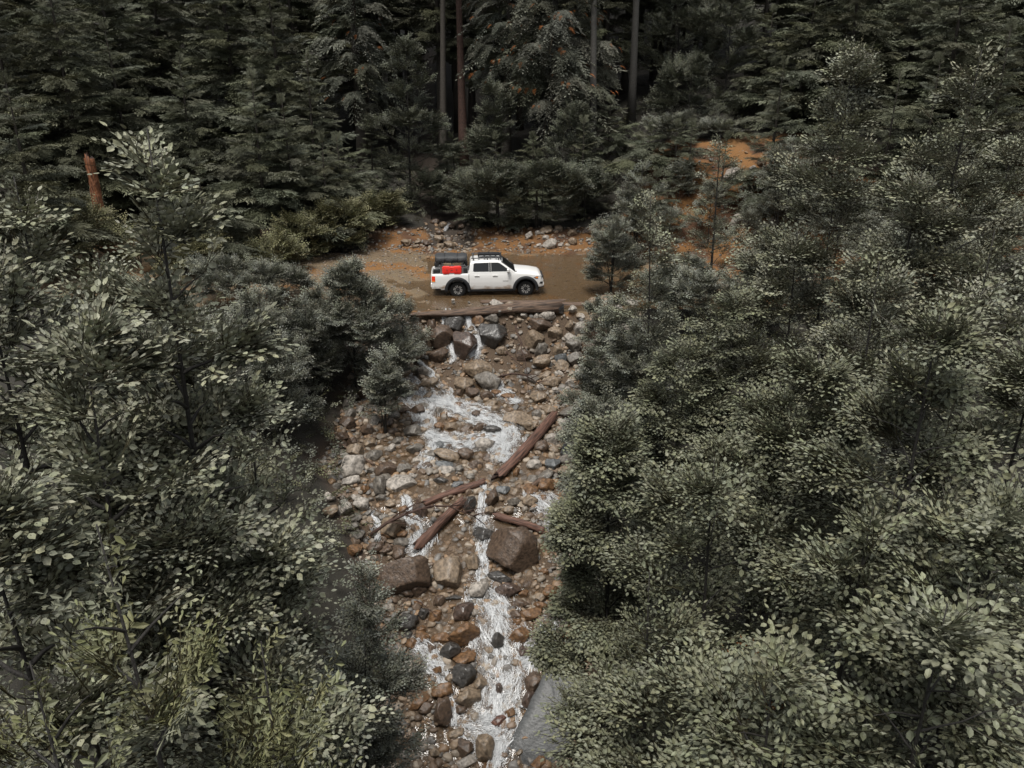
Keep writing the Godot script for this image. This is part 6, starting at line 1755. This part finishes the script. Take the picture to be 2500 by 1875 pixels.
	for x in [-0.3, 0.4]: block(Vector3(x - 0.02, 1.865, 0.0), Vector3(x + 0.02, 1.97, 0.04), 0.008, "bracket", M.metal_dark, rr)
	# rack over the bed
	var br := Node3D.new()
	br.name = "bed_rack"
	t.add_child(br)
	for s in [-1.0, 1.0]:
		for x in [-2.22, -1.22]: block(Vector3(x - 0.06, 1.165, 0.80 * s - 0.02), Vector3(x + 0.06, 1.555, 0.80 * s + 0.02), 0.012, "post", M.plate_grey, br)
		block(Vector3(-2.40, 1.50, 0.80 * s - 0.025), Vector3(-1.02, 1.56, 0.80 * s + 0.025), 0.012, "rail", M.metal_dark, br)
		block(Vector3(-2.62, 1.17, 0.76 * s - 0.06), Vector3(-2.28, 1.40, 0.76 * s + 0.06), 0.05, "side_box", M.black, br)
		block(Vector3(-1.20, 1.17, 0.76 * s - 0.06), Vector3(-0.96, 1.42, 0.76 * s + 0.06), 0.03, "side_box", M.black, br)
	for x in [-2.3, -1.72, -1.12]: block(Vector3(x - 0.03, 1.51, -0.82), Vector3(x + 0.03, 1.55, 0.82), 0.01, "crossbar", M.metal_dark, br)
	# what the rack carries
	var bag := thing("gear_roll", Vector3.ZERO, "black strapped canvas roll on the rack over the truck bed", "bag")
	bag.transform = where
	st = begin()
	st.set_smooth_group(0)
	var rings := []
	var nseg := 34
	for i in nseg + 1:
		var s := float(i) / nseg
		var x := lerpf(-2.53, -0.98, s)
		var e := 1.0 - pow(absf(2.0 * s - 1.0), 9.0) * 0.22
		var pinch := 1.0 - 0.10 * exp(-pow((s - 0.30) * 26.0, 2.0)) - 0.10 * exp(-pow((s - 0.70) * 26.0, 2.0))
		var ring := []
		for k in 22:
			var a := TAU * k / 22
			var cx := signf(cos(a)) * pow(absf(cos(a)), 0.55); var cy := signf(sin(a)) * pow(absf(sin(a)), 0.7)
			var wob := 1.0 + 0.10 * rough.get_noise_3d(x * 24, cx * 14, cy * 14)
			ring.append(Vector3(x, 1.765 + cy * 0.20 * e * pinch * wob, cx * 0.52 * e * wob))
		rings.append(ring)
	for i in nseg:
		for k in 22: quad(st, rings[i][k], rings[i][(k + 1) % 22], rings[i + 1][(k + 1) % 22], rings[i + 1][k])
	for k in 22:
		tri(st, Vector3(-2.54, 1.765, 0), rings[0][(k + 1) % 22], rings[0][k])
		tri(st, Vector3(-0.97, 1.765, 0), rings[nseg][k], rings[nseg][(k + 1) % 22])
	put(done(st, true), "cover", M.canvas, bag)
	for f in [0.30, 0.70]:
		var x := lerpf(-2.53, -0.98, f)
		st = begin()
		st.set_smooth_group(0)
		for k in 22:
			var q := []
			for kk in [k, k + 1]:
				var a: float = TAU * kk / 22
				var cx := signf(cos(a)) * pow(absf(cos(a)), 0.55); var cy := signf(sin(a)) * pow(absf(sin(a)), 0.7)
				q.append(Vector3(0, 1.765 + cy * 0.197, cx * 0.525))
			quad(st, q[0] + Vector3(x - 0.02, 0, 0), q[0] + Vector3(x + 0.02, 0, 0), q[1] + Vector3(x + 0.02, 0, 0), q[1] + Vector3(x - 0.02, 0, 0))
		put(done(st, true), "strap", M.black, bag)
	for s in [1.0]:
		var can := thing("fuel_container", Vector3.ZERO, "flat red fuel container strapped to the near side of the bed rack", "container")
		can.transform = where * Transform3D(Basis.from_scale(Vector3(1, 1, s)), Vector3(-1.72, 1.365, 0.885 * s))
		var poly := PackedVector2Array([Vector2(-0.46, -0.13), Vector2(-0.40, -0.185), Vector2(-0.14, -0.185), Vector2(-0.10, -0.15), Vector2(0.10, -0.15), Vector2(0.14, -0.185), Vector2(0.40, -0.185), Vector2(0.46, -0.13), Vector2(0.46, 0.13), Vector2(0.40, 0.185), Vector2(0.14, 0.185), Vector2(0.10, 0.16), Vector2(-0.10, 0.16), Vector2(-0.14, 0.185), Vector2(-0.40, 0.185), Vector2(-0.46, 0.13)])
		put(extruded(poly, -0.06, 0.05, 0.02), "shell", M.red_plastic, can)
		for x in [-0.23, 0.23]:
			var sq := PackedVector2Array([Vector2(x - 0.15, -0.12), Vector2(x + 0.15, -0.12), Vector2(x + 0.17, 0.0), Vector2(x + 0.15, 0.12), Vector2(x - 0.15, 0.12), Vector2(x - 0.17, 0.0)])
			put(extruded(sq, 0.05, 0.066, 0.012), "pressed_panel", M.red_plastic, can)
			var kn := put(lathe([Vector2(0.0, 0.095), Vector2(0.022, 0.094), Vector2(0.026, 0.06)], 14), "mount_knob", M.metal_dark, can)
			kn.position = Vector3(x, 0.02, 0)
		block(Vector3(-0.05, -0.01, 0.05), Vector3(0.05, 0.01, 0.062), 0.004, "slot", M.metal_dark, can)

func put_tube(pts: Array, r: float) -> ArrayMesh:
	var st := begin()
	st.set_smooth_group(0)
	var rad := []
	for p in pts: rad.append(r)
	tube(st, pts, rad, 8)
	return done(st, true)

func put_mirror() -> ArrayMesh:
	var st := begin()
	st.append_from(soft_box(Vector3(0.15, 0.19, 0.24), 0.06), 0, Transform3D(Basis(Vector3.UP, -0.15), Vector3(1.0, 1.345, 1.06)))
	return st.commit()

func extruded(poly: PackedVector2Array, z0: float, z1: float, bevel: float) -> ArrayMesh:
	var st := begin()
	st.set_smooth_group(-1)
	var c := Vector2.ZERO
	for p in poly: c += p / poly.size()
	var inner := PackedVector2Array()
	for p in poly: inner.append(p - (p - c).normalized() * bevel)
	var ids := Geometry2D.triangulate_polygon(inner)
	for i in range(0, ids.size(), 3):
		var a := inner[ids[i]]; var b := inner[ids[i + 1]]; var d := inner[ids[i + 2]]
		if (b - a).cross(d - a) > 0: tri(st, Vector3(a.x, a.y, z1), Vector3(d.x, d.y, z1), Vector3(b.x, b.y, z1))
		else: tri(st, Vector3(a.x, a.y, z1), Vector3(b.x, b.y, z1), Vector3(d.x, d.y, z1))
	for i in poly.size():
		var p := poly[i]; var q := poly[(i + 1) % poly.size()]
		var ip := inner[i]; var iq := inner[(i + 1) % poly.size()]
		quad(st, Vector3(ip.x, ip.y, z1), Vector3(iq.x, iq.y, z1), Vector3(q.x, q.y, z1 - bevel), Vector3(p.x, p.y, z1 - bevel))
		quad(st, Vector3(p.x, p.y, z1 - bevel), Vector3(q.x, q.y, z1 - bevel), Vector3(q.x, q.y, z0), Vector3(p.x, p.y, z0))
	return done(st)
#endregion


#region materials
func make_materials() -> void:
	var mottle := noise_tex(0.018, 5, [[0.0, g(0.42)], [0.45, g(0.72)], [0.62, g(0.88)], [1.0, g(1.0)]], 512, FastNoiseLite.TYPE_SIMPLEX_SMOOTH, 20.0, 11)
	var stone_bump := bump_tex(0.03, 5, 7.0)
	for t in [["rock_brown", Color(0.125, 0.083, 0.056), 0.5], ["rock_dark", Color(0.072, 0.066, 0.060), 0.32], ["rock_tan", Color(0.275, 0.205, 0.140), 0.5], ["rock_grey", Color(0.195, 0.172, 0.145), 0.5], ["rock_rust", Color(0.200, 0.108, 0.050), 0.5], ["rock_pale", Color(0.43, 0.385, 0.335), 0.65], ["rock_blue", Color(0.150, 0.158, 0.162), 0.5], ["rock_red", Color(0.150, 0.072, 0.050), 0.35], ["rock_wet", Color(0.105, 0.072, 0.056), 0.30]]:
		var m := mat(t[1], t[2])
		m.albedo_texture = mottle
		m.normal_enabled = true
		m.normal_texture = stone_bump
		m.normal_scale = 0.8
		m.uv1_triplanar = true
		m.uv1_world_triplanar = true
		m.uv1_scale = Vector3.ONE * 0.75
		M[t[0]] = m
	var slab: StandardMaterial3D = M.rock_blue.duplicate()
	slab.albedo_color = lin(Color(0.090, 0.092, 0.092))
	slab.normal_scale = 0.5
	slab.albedo_texture = noise_tex(0.011, 4, [[0.0, g(0.72)], [0.40, g(0.95)], [0.46, g(0.9)], [0.495, g(0.22)], [0.53, g(0.92)], [0.60, g(1.0)], [0.64, g(0.45)], [0.68, g(1.0)], [1.0, g(0.8)]], 512, FastNoiseLite.TYPE_SIMPLEX_SMOOTH, 30.0, 5)
	slab.uv1_scale = Vector3(0.4, 1.1, 0.9)
	M.rock_slab = slab
	var cob := mat(Color.WHITE, 0.55)
	cob.vertex_color_use_as_albedo = true
	M.cobble = cob
	var earth := mat(Color.WHITE, 0.85)
	earth.vertex_color_use_as_albedo = true
	earth.albedo_texture = noise_tex(0.06, 4, [[0.0, g(0.45)], [0.4, g(0.75)], [0.6, g(1.0)], [1.0, g(1.0)]], 1024, FastNoiseLite.TYPE_CELLULAR, 0.0, 8)
	earth.normal_enabled = true
	earth.normal_texture = bump_tex(0.06, 4, 10.0, 1024, FastNoiseLite.TYPE_CELLULAR, 8)
	earth.uv1_triplanar = true
	earth.uv1_world_triplanar = true
	earth.uv1_scale = Vector3.ONE * 0.45
	M.earth = earth
	var ripple := bump_tex(0.02, 4, 5.0, 512, FastNoiseLite.TYPE_SIMPLEX_SMOOTH, 21)
	for t in [["pond", Color(0.12, 0.072, 0.034), 0.42, 0.07, 0.75], ["stream", Color(0.14, 0.09, 0.05), 0.25, 0.10, 0.45]]:
		var m := mat(t[1], t[3])
		m.albedo_color.a = t[2]
		m.transparency = BaseMaterial3D.TRANSPARENCY_ALPHA
		m.normal_enabled = true
		m.normal_texture = ripple
		m.normal_scale = t[4]
		m.uv1_triplanar = true
		m.uv1_world_triplanar = true
		m.uv1_scale = Vector3(0.5, 0.5, 0.9)
		m.metallic_specular = 0.5 if t[0] == "pond" else 0.33
		M[t[0]] = m
	M.foam = mat(Color(0.58, 0.59, 0.60), 0.3)
	var thin := mat(Color(0.48, 0.49, 0.50), 0.3)
	thin.albedo_texture = noise_tex(0.028, 4, [[0.0, Color(1, 1, 1, 0.0)], [0.46, Color(1, 1, 1, 0.03)], [0.58, Color(1, 1, 1, 0.30)], [0.75, Color(1, 1, 1, 0.62)], [1.0, Color(1, 1, 1, 0.8)]], 512, FastNoiseLite.TYPE_SIMPLEX_SMOOTH, 25.0, 77)
	thin.transparency = BaseMaterial3D.TRANSPARENCY_ALPHA
	thin.vertex_color_use_as_albedo = true
	thin.uv1_scale = Vector3(2.6, 1.0, 1.0)
	M.foam_thin = thin
	var grain := noise_tex(0.02, 4, [[0.0, g(0.35)], [0.5, g(0.8)], [1.0, g(1.0)]], 512, FastNoiseLite.TYPE_SIMPLEX_SMOOTH, 8.0, 31)
	for t in [["wood_red", Color(0.165, 0.082, 0.056), Vector3(1.5, 1.0, 1)], ["wood_grey", Color(0.155, 0.098, 0.066), Vector3(1.5, 1.0, 1)], ["wood_orange", Color(0.24, 0.085, 0.030), Vector3(1.5, 1.0, 1)], ["bark_grey", Color(0.075, 0.063, 0.049), Vector3(2.5, 0.5, 2.5)], ["bark_red", Color(0.17, 0.095, 0.072), Vector3(3.0, 0.3, 3.0)], ["bark_pale", Color(0.105, 0.098, 0.087), Vector3(2.0, 1.0, 2.0)], ["bark_dark", Color(0.030, 0.026, 0.022), Vector3(3, 1, 3)], ["twig", Color(0.075, 0.035, 0.022), Vector3(4, 4, 4)]]:
		var m := mat(t[1], 0.75)
		m.albedo_texture = grain
		m.normal_enabled = true
		m.normal_texture = stone_bump
		m.uv1_triplanar = not t[0].begins_with("wood")
		m.uv1_scale = t[2]
		M[t[0]] = m
	var leaf := mat(Color.WHITE, 0.5)
	leaf.vertex_color_use_as_albedo = true
	leaf.metallic_specular = 0.32
	M.leaf = leaf
	M.leaf_single = []
	for c in [Color(0.165, 0.168, 0.122), Color(0.198, 0.202, 0.155), Color(0.145, 0.148, 0.100), Color(0.182, 0.184, 0.130)]:
		var m := mat(c, 0.5)
		m.metallic_specular = 0.32
		M.leaf_single.append(m)
	truck_materials()
#endregion

func _ready() -> void:
	rng.seed = 20
	rough.seed = 4
	rough.frequency = 0.1
	rough.fractal_octaves = 2
	# camera, sky, sun
	var cam := Camera3D.new()
	cam.name = "camera"
	cam.position = Vector3(0, 10.3, 39.6)
	cam.rotation_degrees = Vector3(-21, 0, 0)
	cam.fov = 50.2
	cam.far = 400
	cam.near = 0.1
	cam.current = true
	add_child(cam)
	var env := Environment.new()
	env.background_mode = Environment.BG_SKY
	var sky := ProceduralSkyMaterial.new()
	sky.sky_top_color = Color(0.96, 0.975, 0.99)
	sky.sky_horizon_color = Color(0.46, 0.48, 0.50)
	sky.sky_curve = 0.35
	sky.ground_bottom_color = Color(0.1, 0.1, 0.1)
	sky.ground_horizon_color = Color(0.3, 0.3, 0.3)
	env.sky = Sky.new()
	env.sky.sky_material = sky
	env.background_energy_multiplier = 0.36
	env.tonemap_mode = Environment.TONE_MAPPER_LINEAR
	env.tonemap_exposure = 2.9
	env.sdfgi_enabled = true
	env.ssao_enabled = true
	env.ssil_enabled = true
	var we := WorldEnvironment.new()
	we.name = "environment"
	we.environment = env
	add_child(we)
	var sun := DirectionalLight3D.new()
	sun.name = "sun"
	sun.rotation_degrees = Vector3(-68, -24, 0)
	sun.light_energy = 0.5
	sun.light_angular_distance = 22
	sun.light_color = Color(1.0, 0.985, 0.96)
	sun.shadow_enabled = true
	add_child(sun)
	make_materials()
	make_ground()
	make_stones()
	make_water()
	make_logs()
	make_truck()
	make_plants()
	make_undergrowth()
